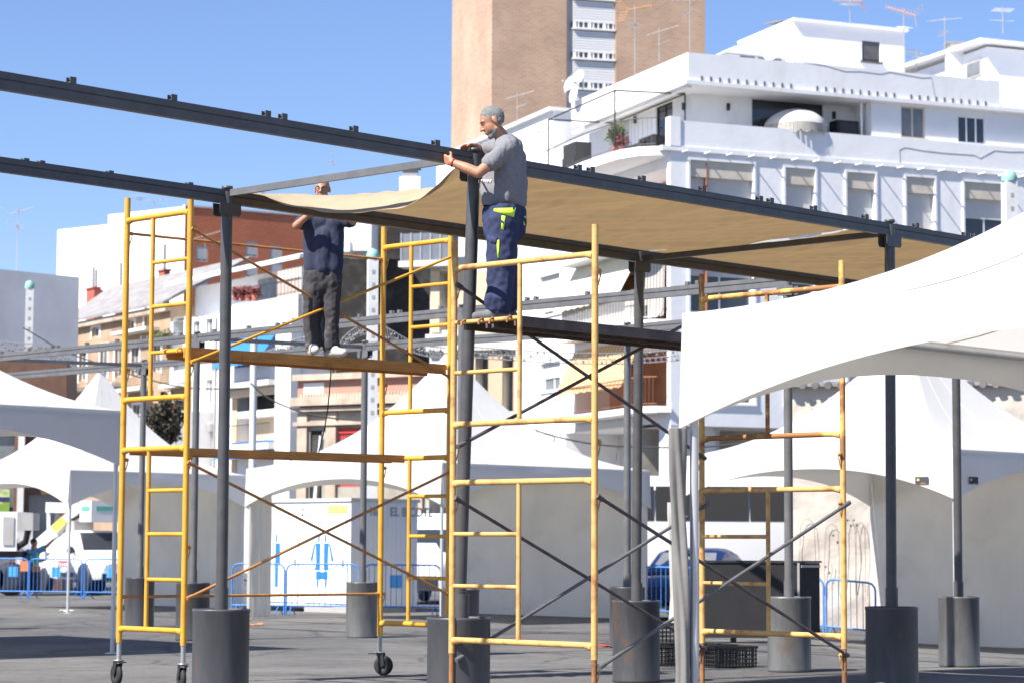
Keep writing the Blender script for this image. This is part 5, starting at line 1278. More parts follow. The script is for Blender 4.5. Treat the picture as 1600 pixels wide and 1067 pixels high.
r = FG.rect(446, 500, 470, 720); mb = MB(); FG.box(mb, r[0], r[1], 0, r[3], .004, .6); mb.build('white_pier', M['white'], GA)
r = FG.rect(300, 645, 334, 720); mb = MB(); FG.box(mb, r[0], r[1], 0, r[3], .004, 2.4); mb.build('shaded_wall_block', M['grey'], GA)  # added block standing in for the shadowed white side wall

BF = thing('house', 'old beige house with white window frames and a grey tiled roof', 'building', XY(180, 135))
ze = FG.z(190, 492)
ws = [FG.rect(x-6, y, x+6, y+h) for x, y, h in ((163, 540, 48), (186, 540, 48), (212, 536, 48), (246, 534, 46), (130, 548, 46), (165, 618, 44), (188, 616, 44), (246, 690, 40), (214, 632, 44), (120, 648, 50), (205, 500, 16), (232, 494, 16), (150, 512, 14))]
block(BF, FG, ue, uf, 0, ze, 9, 'beige', ws, hd=.25)
for r in ws: window(BF, FG, r, .25, 1, gm='glass2', surround=.16, sill=False)
mb = MB(); mb.prism([FG.P(ue, ze+.02, .5), FG.P(uf+.2, ze+.02, .5), FG.P(uf+5.5, ze+3.0, -5), FG.P(ue, ze+3.0, -5)], (0, 0, .16)); mb.build('roof', M['tile'], BF)
mb = MB(); FG.box(mb, ue, uf+.1, ze-.35, ze-.004, .004, .35); mb.build('eave', M['oldstone'], BF)
mb = MB(); FG.box(mb, uf-1.4, uf+.1, 0, ze-.36, .005, .12); mb.build('quoin', M['cream'], BF)
for x0, y0, x1, y1, m in ((106, 607, 137, 613, 'offwhite'), (156, 600, 196, 606, 'offwhite'), (200, 606, 240, 612, 'offwhite'), (195, 516, 250, 521, 'offwhite')):
    r = FG.rect(x0, y0, x1, y1); mb = MB(); FG.box(mb, r[0], r[1], r[2], r[3], .004, .9); mb.build('balcony_slab', M[m], BF)
    railing(BF, [FG.P(r[0], r[3], .85), FG.P(r[1], r[3], .85)], .9, 'green' if x0 == 106 else 'black', .15)
r = FG.rect(107, 587, 136, 606); mb = MB(); FG.box(mb, r[0], r[1], r[2], r[3], .80, .83); mb.build('balcony_panel', M['green'], BF)
for i, (x, y, w_) in enumerate(((141, 452, 24), (184, 449, 16), (252, 424, 18))):
    r = FG.off(-5.2).rect(x-w_/2, y, x+w_/2, y+24); t = thing('chimney_stack', ('red chimney stack with a pipe, farthest left behind the yellow scaffold', 'small red chimney stack just right of the yellow scaffold leg', 'red chimney stack seen inside the yellow scaffold frame')[i], 'chimney', FG.P(r[0], r[2], -5.2), 'red chimney stacks')
    Fq = FG.off(-5.2); mb = MB(); r = (r[0]+(r[1]-r[0])*.25, r[1]-(r[1]-r[0])*.25, r[2], r[3]); Fq.box(mb, r[0], r[1], r[2]-1.5, r[3], -.4, 0); mb.build('stack', M['redtile'], t); mb = MB(); Fq.box(mb, r[0]-.08, r[1]+.08, r[3], r[3]+.1, -.48, .08); mb.build('cap', M['redtile'], t)
    p = Fq.P((r[0]+r[1])/2, r[3], -.2); mb = MB(); mb.tube([p, p+Vector((0, 0, 1.5+.1*i))], .10, 8); mb.build('pipe', M['galv'], t)

# ---------------------------------------------------------------- white and red brick block
Ec = XY(280, 150); FE, FEL = Fac(Ec, (.86, .51)), Fac(Ec, (-.81, .59))
BE = thing('apartment_building', 'red brick block with a blank white end wall on the left skyline', 'building', Ec)
ze = FE.z(281, 322); us = FEL.u(169, 340); zs2 = FEL.z(160, 352); uw = FEL.u(89, 400); uE_ = FE.u(480, 360)
ws = [FE.rect(x, y, x+19, y+24) for x, y in ((306, 385), (344, 385), (384, 378), (422, 384), (306, 440), (344, 440), (384, 440), (422, 440), (384, 410), (422, 410))]
mb = MB(); FE.wall(mb, 0, uE_, 0, ze, ws, .25); mb.build('brick_wall', M['redbrick'], BE)
for r in ws: window(BE, FE, r, .12, 1, gm='glass2', shutter=.85, sill=False)
mb = MB(); FEL.wall(mb, 0, us, 0, ze); FEL.wall(mb, us, uw, 0, zs2); mb.add([FEL.P(us, zs2), FEL.P(us, ze), FEL.P(us, ze, -8), FEL.P(us, zs2, -8)], [(0, 1, 2, 3)], False); mb.build('end_wall', M['white'], BE)
mb = MB(); FE.box(mb, -.02, uE_, ze, ze+.12, -.3, .06); mb.build('coping', M['offwhite'], BE)
for px, y0, y1, D, kd, lab in ((219, 330, 303, 152, 1, 'small aerial on the white end wall, left one'), (241, 326, 310, 152, 2, 'small aerial on the white end wall, right one')): 
    aerial(U(px, y0, D), Zat(px, y1, D)-Zat(px, y0, D), lab, kd, .8, 'antenna', 1.2)
aerial(U(26, 424, 92), Zat(26, 326, 92)-Zat(26, 424, 92), 'tall thin aerial above the grey wall at the left edge', 0, .3, 'antenna', .9)
aerial(U(320, 404, 149), 1.6, 'flat white aerial in front of the red brick', 0, .1, 'antenna', 1.6)
aerial(U(519, 300, 130), Zat(519, 236, 130)-Zat(519, 300, 130), 'faint thin mast between the two beams', 1, .3, 'galv', .35)
t = thing('chimney_stack', 'white chimney with grey louvres above the loose shade cloth', 'chimney', U(641, 285, 120), 'chimneys above the cloth'); p = U(641, 275, 120)
mb = MB(); mb.box(p.x-.55, p.x+.55, p.y-.4, p.y+.4, 0, p.z-.1); mb.build('stack', M['white'], t); mb = MB(); mb.box(p.x-.4, p.x+.4, p.y-.35, p.y+.35, p.z-.097, p.z+.35); mb.box(p.x-.55, p.x+.55, p.y-.5, p.y+.5, p.z+.353, p.z+.5); mb.build('cowl', M['greypanel'], t)

# ---------------------------------------------------------------- grey house at the left edge, brown shop below
FK = Fac(XY(115, 90), (-.70, -.71)); BK = thing('house', 'plain grey rendered house wall at the left edge', 'building', XY(60, 86))
uk = FK.u(-60, 500); block(BK, FK, 0, uk, 0, FK.z(60, 427), 8, 'grey')
FS = Fac(XY(-40, 72), (1, .12)); SH = thing('shop_building', 'brown shop building with glass doors under the left tents', 'building', XY(40, 72))
u0, u1 = 0, FS.u(104)
hs = [FS.rect(-30, 668, 22, 800), FS.rect(42, 772, 92, 880), FS.rect(-30, 806, 16, 900)]
block(SH, FS, u0, u1, 0, FS.z(40, 564), 5, 'shopbrown', hs, hd=.3)
for r in hs: mb = MB(); FS.box(mb, r[0]-.03, r[1]+.03, r[2]-.03, r[3]+.03, -.3, -.25); mb.build('shop_window', M['glass2'], SH)
r = FS.rect(-10, 764, 15, 800); mb = MB(); FS.box(mb, r[0], r[1], r[2], r[3], .0, .05); mb.build('poster', M['poster'], SH)
r = FS.rect(-10, 776, 15, 783); mb = MB(); FS.box(mb, r[0], r[1], r[2], r[3], .052, .06); mb.build('poster_band', M['navy'], SH)
mb = MB(); FS.box(mb, FS.u(32), FS.u(42), 0, FS.z(40, 600), .004, .3); mb.build('column', M['offwhite'], SH)

# ---------------------------------------------------------------- stone wall with scribbled arches
FZ = Fac(XY(1232, 50), (.985, -.17)); SW = thing('stone_wall', 'high pale rough stone wall scribbled with thin arches, behind the right tents', 'wall', XY(1300, 50))
zw = FZ.z(1300, 604); u1 = 12.5
def zg_(u): p = FZ.P(u, 0); return gz(p.x, p.y)
def wf(u, v):
    p = FZ.P(u*u1, -1.3+(zw+1.3)*v); return p+FZ.n*(.06*noise.noise(Vector((u*14, v*6, 1)))+.03*noise.noise(Vector((u*45, v*20, 5))))
mb = MB(); mb.sheet(wf, 120, 60, .4); mb.build('wall', M['stone'], SW, recalc=False)
mb = MB(); FZ.box(mb, -.1, u1, zw, zw+.10, -.5, .16); mb.build('coping', M['tile'], SW)
mb = MB()
for i in range(46): u = .05+i*.27; p = FZ.P(u, zw+.05, .12); mb.tube([p, p+FZ.n*.10-Vector((0, 0, .03))], .085, 6)
mb.build('roof_tiles', M['tile'], SW)
mb = MB(); rr = random.Random(9)
def scrib(pts): mb.tube([FZ.P(FZ.u(x, y), FZ.z(x, y), .07) for x, y in pts], .005, 4)
for cx, w, yt, yb in ((1300, 11, 818, 930), (1328, 9, 812, 930), (1262, 12, 810, 940), (1345, 7, 815, 925)):
    scrib([(cx-w, yb), (cx-w*1.05, (yb+yt)/2), (cx-w*.9, yt+12), (cx-w*.5, yt+3), (cx, yt), (cx+w*.5, yt+3), (cx+w*.9, yt+12), (cx+w*1.05, (yb+yt)/2), (cx+w, yb)])
for i in range(7):
    x, y = rr.uniform(1248, 1350), rr.uniform(620, 900); scrib([(x, y), (x+rr.uniform(-6, 6), y+rr.uniform(6, 14)), (x+rr.uniform(-8, 8), y+rr.uniform(16, 30))])
for x, y in ((1324, 812), (1334, 812), (1302, 836), (1290, 885), (1262, 628), (1273, 627)): 
    p = FZ.P(FZ.u(x, y), FZ.z(x, y), .075); mb.ball(p, (.025, .012, .025), 6, 4)
mb.build('scribbles', M['ticks'], SW)
# ================================================================== props on the square
def text(s, F, u, z, size, d, parent, m, name='lettering', bold=.0):
    cu = bpy.data.curves.new('t', 'FONT'); cu.body = s; cu.size = size; cu.extrude = .002; cu.offset = bold; cu.align_x = 'CENTER'; cu.align_y = 'CENTER'
    o = bpy.data.objects.new('t', cu); COL.objects.link(o)
    me = bpy.data.meshes.new_from_object(o.evaluated_get(bpy.context.evaluated_depsgraph_get())); bpy.data.objects.remove(o); bpy.data.curves.remove(cu)
    # reading direction: left to right as seen from outside the wall
    rt = Vector((0, 0, 1)).cross(F.n).normalized()
    mx = Matrix((rt, Vector((0, 0, 1)), F.n)).transposed().to_4x4(); mx.translation = F.P(u, z, d)-ORG[parent.name]
    me.transform(mx); me.materials.clear(); me.materials.append(m)
    o = bpy.data.objects.new(name, me); COL.objects.link(o); o.parent = parent; ORG[o.name] = ORG[parent.name]; return o
# portable toilet cabin
TCn = XY(548, 50.0); FQ, FQL = Fac(TCn, (.70, .71)), Fac(TCn, (-.71, .70))
TB = thing('toilet_cabin', 'white portable toilet cabin with blue figures on its doors, behind the blue barriers', 'portable toilet', TCn)
ur, ul, zq = FQ.u(652, 860), FQL.u(404, 860), 2.38
mb = MB(); FQ.wall(mb, 0, ur, .12, zq); FQL.wall(mb, 0, ul, .12, zq)
mb.add([FQ.P(ur, .12), FQ.P(ur, zq), FQ.P(ur, zq)+FQL.t*ul, FQ.P(ur, .12)+FQL.t*ul], [(0, 1, 2, 3)], False); mb.add([FQL.P(ul, .12), FQL.P(ul, zq), FQL.P(ul, zq)+FQ.t*ur, FQL.P(ul, .12)+FQ.t*ur], [(0, 1, 2, 3)], False)
mb.build('wall', M['white2'], TB)
mb = MB(); mb.prism([FQ.P(-.04, zq, .04), FQ.P(ur+.04, zq, .04), FQ.P(ur+.04, zq, .04)+FQL.t*(ul+.08), FQ.P(-.04, zq, .04)+FQL.t*(ul+.08)], (0, 0, .07)); mb.build('roof', M['shutter'], TB)
mb = MB()
for i in range(14): u = .12+i*(ur-.2)/13; FQ.box(mb, u, u+.05, .14, zq-.02, .002, .014)
mb.build('corrugation', M['white2'], TB)
mb = MB(); FQ.box(mb, 0, ur, 0, .115, -1.5, -.02); mb.build('skid', M['greypanel'], TB)
doors = [(FQL.u(545, 870), FQL.u(474, 870)), (FQL.u(470, 870), FQL.u(408, 870))]
for i, (p, q) in enumerate(doors):
    mb = MB(); FQL.box(mb, min(p, q)+.05, max(p, q)-.05, .2, 2.02, .004, .03); dr = mb.build('door', M['white2'], TB)
    mb = MB(); FQL.box(mb, min(p, q)+.12, min(p, q)+.16, 1.0, 1.14, .032, .07); mb.build('handle', M['galv'], dr)
def figure(px, parent, skirt):
    u0 = FQL.u(px, 870); Zq = lambda y: FQL.z(px, y); h = lambda x: (FQL.u(px-1, 870)-u0)*x
    mb = MB(); W_ = lambda x0, x1, y0, y1: FQL.box(mb, u0+h(min(x0, x1)), u0+h(max(x0, x1)), Zq(y1), Zq(y0), .032, .038)
    quad = lambda pts: mb.prism([FQL.P(u0+h(x), Zq(y), .032) for x, y in pts], FQL.n*.006)
    for s in (-1, 1):
        quad([(s*4, 834), (s*6, 834), (s*6.5, 846), (s*4, 846)])
        if skirt:
            quad([(s*3, 848), (s*10, 848), (s*9, 880), (s*11, 890), (s*3, 890)]); quad([(s*10.5, 849), (s*12.5, 850), (s*18, 874), (s*15, 877)])
            quad([(s*3, 892), (s*9, 892), (s*9, 905), (s*3, 905)]); quad([(s*5, 906), (s*8, 906), (s*7.5, 917), (s*5.5, 917)])
        else:
            quad([(s*4, 848), (s*11, 848), (s*11.5, 880), (s*8.5, 880), (s*8.5, 916), (s*4, 916)])
    if skirt: quad([(-3, 893), (3, 893), (3, 904), (-3, 904)])
    return mb.build('figure_sign', M['picto'], parent)
figure(505, TB, True); figure(428, TB, False)
r = FQL.rect(514, 789, 543, 801); mb = MB(); FQL.box(mb, r[0], r[1], r[2], r[3], .003, .01); st = mb.build('sticker', M['yellowsign'], TB)
text('POLIROY', FQL, (r[0]+r[1])/2, (r[2]+r[3])/2, .17, .011, st, M['greypanel'])
text('Nº1', FQL, FQL.u(439, 797), FQL.z(439, 797), .2, .004, TB, M['greypanel']); text('2', FQL, FQL.u(473, 800), FQL.z(473, 800), .24, .004, TB, M['ink'])
text('1e1   EL BICOTE', FQ, FQ.u(626, 800), FQ.z(626, 800), .27, .016, TB, M['greypanel'], bold=.006)

# crowd barriers
def barrier(p, q, label, sign=None):
    p, q = Vector(p), Vector(q); d = (q-p).normalized(); s = d.cross(Vector((0, 0, 1))); L = (q-p).length; up = Vector((0, 0, 1))
    t = thing('crowd_barrier', label, 'barrier', (p+q)/2, 'blue crowd barriers')
    mb = MB(); H = 1.05; R_ = .14
    pts = [p+up*.02, p+up*(H-R_)]+[p+d*(R_*(1-math.cos(a)))+up*(H-R_+R_*math.sin(a)) for a in (.5, 1.05)]+[p+d*R_+up*H, q-d*R_+up*H]+[q-d*(R_*(1-math.cos(a)))+up*(H-R_+R_*math.sin(a)) for a in (1.05, .5)]+[q+up*(H-R_), q+up*.02]
    mb.tube(pts, .019, 8); mb.tube([p+up*.2, q+up*.2], .017, 8); mb.build('frame', M['blue'], t)
    mb = MB(); n = max(6, int(L/.115))
    for i in range(1, n): x = p+d*(L*i/n); mb.tube([x+up*.2, x+up*H], .0075, 5, caps=False)
    mb.build('bars', M['blue'], t)
    for e in (p+d*.12, q-d*.12):
        mb = MB(); mb.tube([e-s*.24+up*.02, e-s*.2+up*.05, e+up*.2, e+s*.2+up*.05, e+s*.24+up*.02], .013, 6); mb.build('foot', M['blue'], t)
    if sign:
        x = p.lerp(q, sign)-s*.02; mb = MB(); mb.obox(x-d*.13+up*.58, d*.26, s*(-.012 if s.y > 0 else .012)*1.0, up*.26); mb.build('sign_plate', M['bluesign'], t)
    return t
for x0, x1, d0, d1, sg, lab in ((-52, 43, 62, 61.5, .75, 'blue barrier cut off by the left edge'), (45, 127, 61.5, 61, .5, 'blue barrier in front of the worker and the pick-up door'), (131, 222, 61, 60, .45, 'blue barrier in front of the pick-up wheel'),
        (362, 444, 48.6, 48.3, None, 'blue barrier beside the tent wall, left of the toilet figures'), (447, 560, 48.3, 48, None, 'blue barrier in front of the skirted figure'), (568, 688, 48, 47.6, .42, 'blue barrier between the far grey post and the right scaffold, blue plate on it'),
        (1003, 1094, 46, 45, None, 'blue barrier in front of the blue car'), (1206, 1287, 43, 42.5, None, 'blue barrier ending just right of the dark counter'), (1291, 1368, 42.5, 42, None, 'blue barrier in front of the stone wall')):
    barrier(G(x0, d0), G(x1, d1), lab, sg)

# vehicles -----------------------------------------------------------
def wheelset(t, pos, r, w):
    for x, y in pos:
        mb = MB(); s = 1 if y > 0 else -1
        mb.lathe([(r*.55, -w/2), (r*.9, -w/2), (r, -w*.35), (r, w*.35), (r*.9, w/2), (r*.55, w/2)], (x, y, r), 20, 'Y'); wh = mb.build('wheel', M['rubber'], t)
        mb = MB(); mb.lathe([(0, -w*.2), (r*.56, -w*.3), (r*.58, w*.42*1), (r*.5, w*.3), (r*.2, w*.36), (0, w*.36)], (x, y, r), 16, 'Y') if s > 0 else mb.lathe([(0, w*.2), (r*.56, w*.3), (r*.58, -w*.42), (r*.5, -w*.3), (r*.2, -w*.36), (0, -w*.36)], (x, y, r), 16, 'Y'); mb.build('rim', M['galv'], wh)
def shell(t, secs, name, m, bevel=.05):
    """loft of rounded cross-sections along x: (x, half width, z low, z high, half width at the top)"""
    mb = MB(); n = 12; vs = []
    for x, w, z0, z1, wt in secs:
        vs += [(x, -w*.94, z0), (x, -w, z0+(z1-z0)*.18), (x, -w, z0+(z1-z0)*.6), (x, -(w*.4+wt*.6), z0+(z1-z0)*.88), (x, -wt*.92, z1-.015), (x, -wt*.6, z1), (x, wt*.6, z1), (x, wt*.92, z1-.015), (x, w*.4+wt*.6, z0+(z1-z0)*.88), (x, w, z0+(z1-z0)*.6), (x, w, z0+(z1-z0)*.18), (x, w*.94, z0)]
    fs = [(i*n+j, i*n+(j+1) % n, (i+1)*n+(j+1) % n, (i+1)*n+j) for i in range(len(secs)-1) for j in range(n)]+[list(range(n)), list(range(len(vs)-n, len(vs)))]
    mb.add(vs, fs, True); o = mb.build(name, m, t, bevel=0)
    e = o.modifiers.new('edge', 'EDGE_SPLIT'); e.split_angle = R(50); return o
def panel(t, pts, off, name, m, parent=None):
    mb = MB(); pts = [Vector(p) for p in pts]; n = (pts[1]-pts[0]).cross(pts[2]-pts[0]).normalized()
    if n.dot(Vector(off)) < 0: n = -n
    mb.prism([p+n*.006 for p in pts], n*.008); return mb.build(name, m, parent or t)
# pick-up with lift
pk = thing('pickup_truck', 'white pick-up truck carrying a folded lift arm, behind the barriers at the left', 'truck')
shell(pk, [(-2.6, .86, .55, 1.12, .84), (-.7, .9, .42, 1.14, .88), (.95, .92, .42, 1.16, .86), (1.9, .90, .42, 1.10, .78), (2.5, .84, .45, .98, .66), (2.62, .74, .5, .9, .6)], 'body', M['carwhite'])
shell(pk, [(-.85, .84, 1.10, 1.70, .66), (-.5, .86, 1.10, 1.83, .68), (.2, .86, 1.10, 1.84, .68), (.62, .86, 1.1, 1.55, .70), (1.12, .84, 1.08, 1.17, .80)], 'cab', M['carwhite'])
panel(pk, [(.98, -.70, 1.27), (.98, .70, 1.27), (.36, .58, 1.77), (.36, -.58, 1.77)], (1, 0, 1), 'windscreen', M['glass'])
for s in (-1, 1):
    panel(pk, [(-.62, s*.845, 1.22), (.72, s*.85, 1.22), (.30, s*.745, 1.68), (-.5, s*.745, 1.70)], (0, s, .3), 'side_window', M['glass'])
    mb = MB(); mb.ball((.70, s*.98, 1.27), (.08, .12, .11), 8, 6); mb.build('mirror', M['black'], pk)
    mb = MB(); mb.ball((2.46, s*.62, .82), (.12, .17, .09), 10, 6); mb.build('headlight', M['glass2'], pk)
    mb = MB(); mb.box(-.6, .9, s*.935 if s > 0 else -.95, .95 if s > 0 else -.935, .5, .62); mb.build('sill_trim', M['black'], pk)
    mb = MB(); mb.lathe([(.36, -.05), (.50, -.05), (.50, .05), (.36, .05)], (1.6, s*.90, .40), 20, 'Y'); mb.build('wheel_arch', M['black'], pk)
mb = MB(); mb.box(2.60, 2.68, -.78, .78, .42, .62); mb.build('bumper', M['black'], pk)
wheelset(pk, [(1.6, -.82), (1.6, .82), (-1.6, -.82), (-1.6, .82)], .37, .25)
mb = MB()
for x, w_ in ((-.42, .06), (-.3, .1), (-.14, .1), (.02, .1), (.18, .1)):
    mb.box(x, x+w_*.35, -.926, -.918, .78, .96); mb.box(x, x+w_, -.926, -.918, .92, .96); mb.box(x, x+w_*.9, -.926, -.918, .78, .815)
mb.build('red_lettering', M['red'], pk)
ya = R(-58); pos = Vector((-12.25, 68.8, 0)); RW = Matrix.Rotation(ya, 3, 'Z')
def loc_(px, py, D): return RW.inverted() @ (U(px, py, D)-pos)
mb = MB(); mb.tube([loc_(90, 862, 70.5), loc_(90, 838, 70.5)], .33, 12); mb.box(*[v for v in (-2.5, -.95, -.8, .8, 1.05, 1.2)]); mb.build('turret', M['carwhite'], pk)
mb = MB(); mb.bar(loc_(58, 853, 69.6), loc_(124, 796, 69.6), .30, .34); mb.build('lower_arm', M['carwhite'], pk)
mb = MB(); mb.bar(loc_(84, 827, 69.3), loc_(100, 811, 69.3), .10, .22); mb.build('yellow_stripe', M['yellowsign'], pk)
mb = MB(); mb.bar(loc_(73, 792, 70.2), loc_(140, 794, 70.2), .34, .30); mb.bar(loc_(76, 790, 70.4), loc_(76, 850, 70.4), .10, .10); mb.bar(loc_(104, 822, 70), loc_(132, 788, 69.8), .07, .09); mb.build('upper_arm', M['carwhite'], pk)
mb = MB(); mb.tube([loc_(112, 812, 69.4), loc_(122, 806, 69.3), (loc_(136, 790, 69.3))], .05, 6); mb.build('hose', M['black'], pk)
b0 = loc_(156, 815, 68.6)
mb = MB(); mb.box(b0.x-.45, b0.x+.45, b0.y-.45, b0.y+.45, b0.z, b0.z+.62); bk = mb.build('basket', M['shutter'], pk)
mb = MB(); mb.box(b0.x+.452, b0.x+.46, b0.y-.3, b0.y+.3, b0.z+.32, b0.z+.45); mb.box(b0.x-.3, b0.x+.3, b0.y-.46, b0.y-.452, b0.z+.32, b0.z+.45); mb.build('green_emblem', M['green'], bk)
mb = MB(); g0 = loc_(124, 824, 69.2); mb.box(g0.x-.35, g0.x+.35, g0.y-.3, g0.y+.3, g0.z-.28, g0.z+.2); mb.build('gear_box', M['greypanel'], pk)
pk.location = pos; pk.rotation_euler = (0, 0, ya)
# lift machine at the left edge
lm = thing('lift_truck', 'white lift truck with a grey panel and a grey basket at the left edge', 'truck', XY(14, 65))
def bxw(mb, x0, y0, x1, y1, D, dep): p = U(x0, y1, D); q = U(x1, y0, D); mb.box(min(p.x, q.x), max(p.x, q.x), D, D+dep, p.z, q.z)
mb = MB(); bxw(mb, -45, 799, 27, 860, 65, 2.2); mb.build('cabinet', M['carwhite'], lm); mb = MB(); bxw(mb, 4, 807, 22, 851, 64.96, .03); mb.build('grey_panel', M['greypanel'], lm)
mb = MB(); bxw(mb, 33, 801, 52, 828, 64.5, .9); mb.build('basket', M['greypanel'], lm); mb = MB(); mb.tube([U(44, 828, 64.9), U(40, 846, 65), U(22, 858, 65.3)], .09, 8); mb.build('arm', M['black'], lm)
mb = MB(); bxw(mb, -45, 861, 30, 870, 65.1, 2.1); mb.build('chassis', M['black'], lm)
for px in (-14, 18):
    c_ = XY(px, 65.3); mb = MB(); mb.lathe([(.2, -.14), (.42, -.14), (.46, -.08), (.46, .08), (.42, .14), (.2, .14)], (c_.x, c_.y, .46), 18, 'Y'); wh = mb.build('wheel', M['rubber'], lm)
    mb = MB(); mb.lathe([(0, -.10), (.24, -.12), (.25, .12), (0, .1)], (c_.x, c_.y, .46), 12, 'Y'); mb.build('rim', M['galv'], wh)
mb = MB(); bxw(mb, 31, 876, 44, 892, 64.6, .2); mb.build('orange_lamp_box', M['orange'], lm)
# minibus
bus = thing('minibus', 'white minibus with a band of dark windows behind the tied curtain post', 'bus')
shell(bus, [(-3.1, 1.0, .45, 3.1, .9), (-3.0, 1.04, .40, 3.18, .94), (2.7, 1.04, .40, 3.18, .94), (3.05, 1.0, .4, 2.9, .9), (3.25, .98, .42, 1.9, .88), (3.3, .92, .5, 1.15, .84)], 'body', M['carwhite'])
for s in (-1, 1):
    for k in range(5): panel(bus, [(-2.95+k*1.13, s*1.04, 2.10), (-1.86+k*1.13, s*1.04, 2.10), (-1.86+k*1.13, s*1.025, 2.92), (-2.95+k*1.13, s*1.025, 2.92)], (0, s, .1), 'side_window', M['rubber'])
panel(bus, [(3.25, -.8, 1.9), (3.25, .8, 1.9), (3.06, .8, 2.85), (3.06, -.8, 2.85)], (1, 0, .4), 'windscreen', M['glass'])
wheelset(bus, [(2.2, -.9), (2.2, .9), (-1.9, -.9), (-1.9, .9)], .38, .24)
bus.location = Vector((XY(1046, 57.0).x, 57.0, gz(4, 57))); bus.rotation_euler = (0, 0, R(180))
# blue car
bc = thing('parked_car', 'dark blue car behind the barrier, partly hidden by the tied curtain and the dark counter', 'car')
shell(bc, [(-2.0, .72, .35, .85, .66), (-1.85, .84, .28, .95, .78), (-.6, .87, .25, .96, .80), (.9, .87, .25, .93, .76), (1.75, .82, .28, .82, .66), (2.02, .68, .36, .66, .56)], 'body', M['carblue'])
shell(bc, [(-1.75, .76, .90, .98, .70), (-1.1, .79, .90, 1.36, .58), (-.5, .80, .90, 1.44, .60), (.2, .80, .90, 1.40, .60), (1.05, .78, .88, .95, .72)], 'cabin', M['carblue'])
panel(bc, [(.92, -.66, .99), (.92, .66, .99), (.32, .56, 1.33), (.32, -.56, 1.33)], (1, 0, 1), 'windscreen', M['glass2'])
panel(bc, [(-1.62, -.62, 1.02), (-1.62, .62, 1.02), (-1.18, .54, 1.30), (-1.18, -.54, 1.30)], (-1, 0, 1), 'rear_window', M['glass'])
for s in (-1, 1):
    panel(bc, [(-.38, s*.79, 1.0), (.62, s*.79, 1.0), (.22, s*.70, 1.30), (-.36, s*.69, 1.34)], (0, s, .3), 'side_window', M['glass2']); panel(bc, [(-1.3, s*.785, 1.02), (-.46, s*.79, 1.0), (-.44, s*.69, 1.34), (-1.0, s*.69, 1.30)], (0, s, .3), 'side_window', M['glass'])
    mb = MB(); mb.ball((.66, s*.92, 1.0), (.07, .10, .07), 8, 6); mb.build('mirror', M['carblue'], bc); mb = MB(); mb.ball((1.82, s*.58, .68), (.15, .16, .08), 10, 6); mb.build('headlight', M['glass2'], bc)
wheelset(bc, [(1.25, -.76), (1.25, .76), (-1.25, -.76), (-1.25, .76)], .31, .2)
bc.location = Vector((XY(1084, 48.6).x, 48.6, gz(3.7, 48.6))); bc.rotation_euler = (0, 0, R(-108))
# white van by the toilets
vn = thing('van', 'white van front between the toilet cabin and the right scaffold', 'van')
shell(vn, [(-2.4, .92, .35, 2.2, .82), (1.2, .94, .32, 2.25, .82), (1.6, .94, .32, 1.9, .82), (2.1, .92, .34, 1.22, .80), (2.45, .85, .38, .95, .7)], 'body', M['carwhite'])
panel(vn, [(2.03, -.78, 1.28), (2.03, .78, 1.28), (1.64, .76, 1.84), (1.64, -.76, 1.84)], (1, 0, .4), 'windscreen', M['glass'])
for s in (-1, 1):
    panel(vn, [(.4, s*.94, 1.22), (1.55, s*.93, 1.22), (1.25, s*.89, 1.82), (.4, s*.89, 1.85)], (0, s, .2), 'side_window', M['glass']); mb = MB(); mb.ball((2.3, s*.62, .82), (.12, .16, .12), 8, 6); mb.build('headlight', M['glass2'], vn)
mb = MB(); mb.box(2.44, 2.5, -.7, .7, .38, .7); mb.build('bumper', M['black'], vn)
wheelset(vn, [(1.5, -.84), (1.5, .84), (-1.5, -.84), (-1.5, .84)], .34, .22)
vn.location = XY(686, 60); vn.rotation_euler = (0, 0, R(-105))

# dark counter, crates
cp = G(1249, 35.8); FCt = Fac(cp, (-1, .03)); FCr = Fac(cp, (.72, .69))
ct = thing('market_counter', 'large dark panelled counter on low feet behind the right scaffold', 'counter', cp)
uL_, uR_ = FCt.u(1086, 950), FCr.u(1281, 950); zt = cp.z+1.24; z0 = cp.z+.10
mb = MB(); mb.prism([cp+Vector((0, 0, .10)), FCt.P(uL_, z0), FCt.P(uL_, z0)+FCr.t*uR_, FCr.P(uR_, z0)], (0, 0, zt-z0)); mb.build('body', M['darkgrey'], ct)
mb = MB(); mb.prism([FCt.P(-.02, zt+.003, .02), FCt.P(uL_+.02, zt+.003, .02), FCt.P(uL_+.02, zt+.003, .02)+FCr.t*(uR_+.04), FCr.P(uR_+.03, zt+.003, .02)], (0, 0, .03)); mb.build('top', M['black'], ct)
mb = MB(); FCt.box(mb, -.004, .03, z0, zt, .003, .02); FCr.box(mb, uR_*.05, uR_-.02, zt-.07, zt-.03, .003, .03); mb.build('trim', M['greypanel'], ct)
for u in (.1, uL_-.15, uL_*.6): mb = MB(); FCt.box(mb, u, u+.08, cp.z, z0, -.3, -.1); mb.build('foot', M['black'], ct)
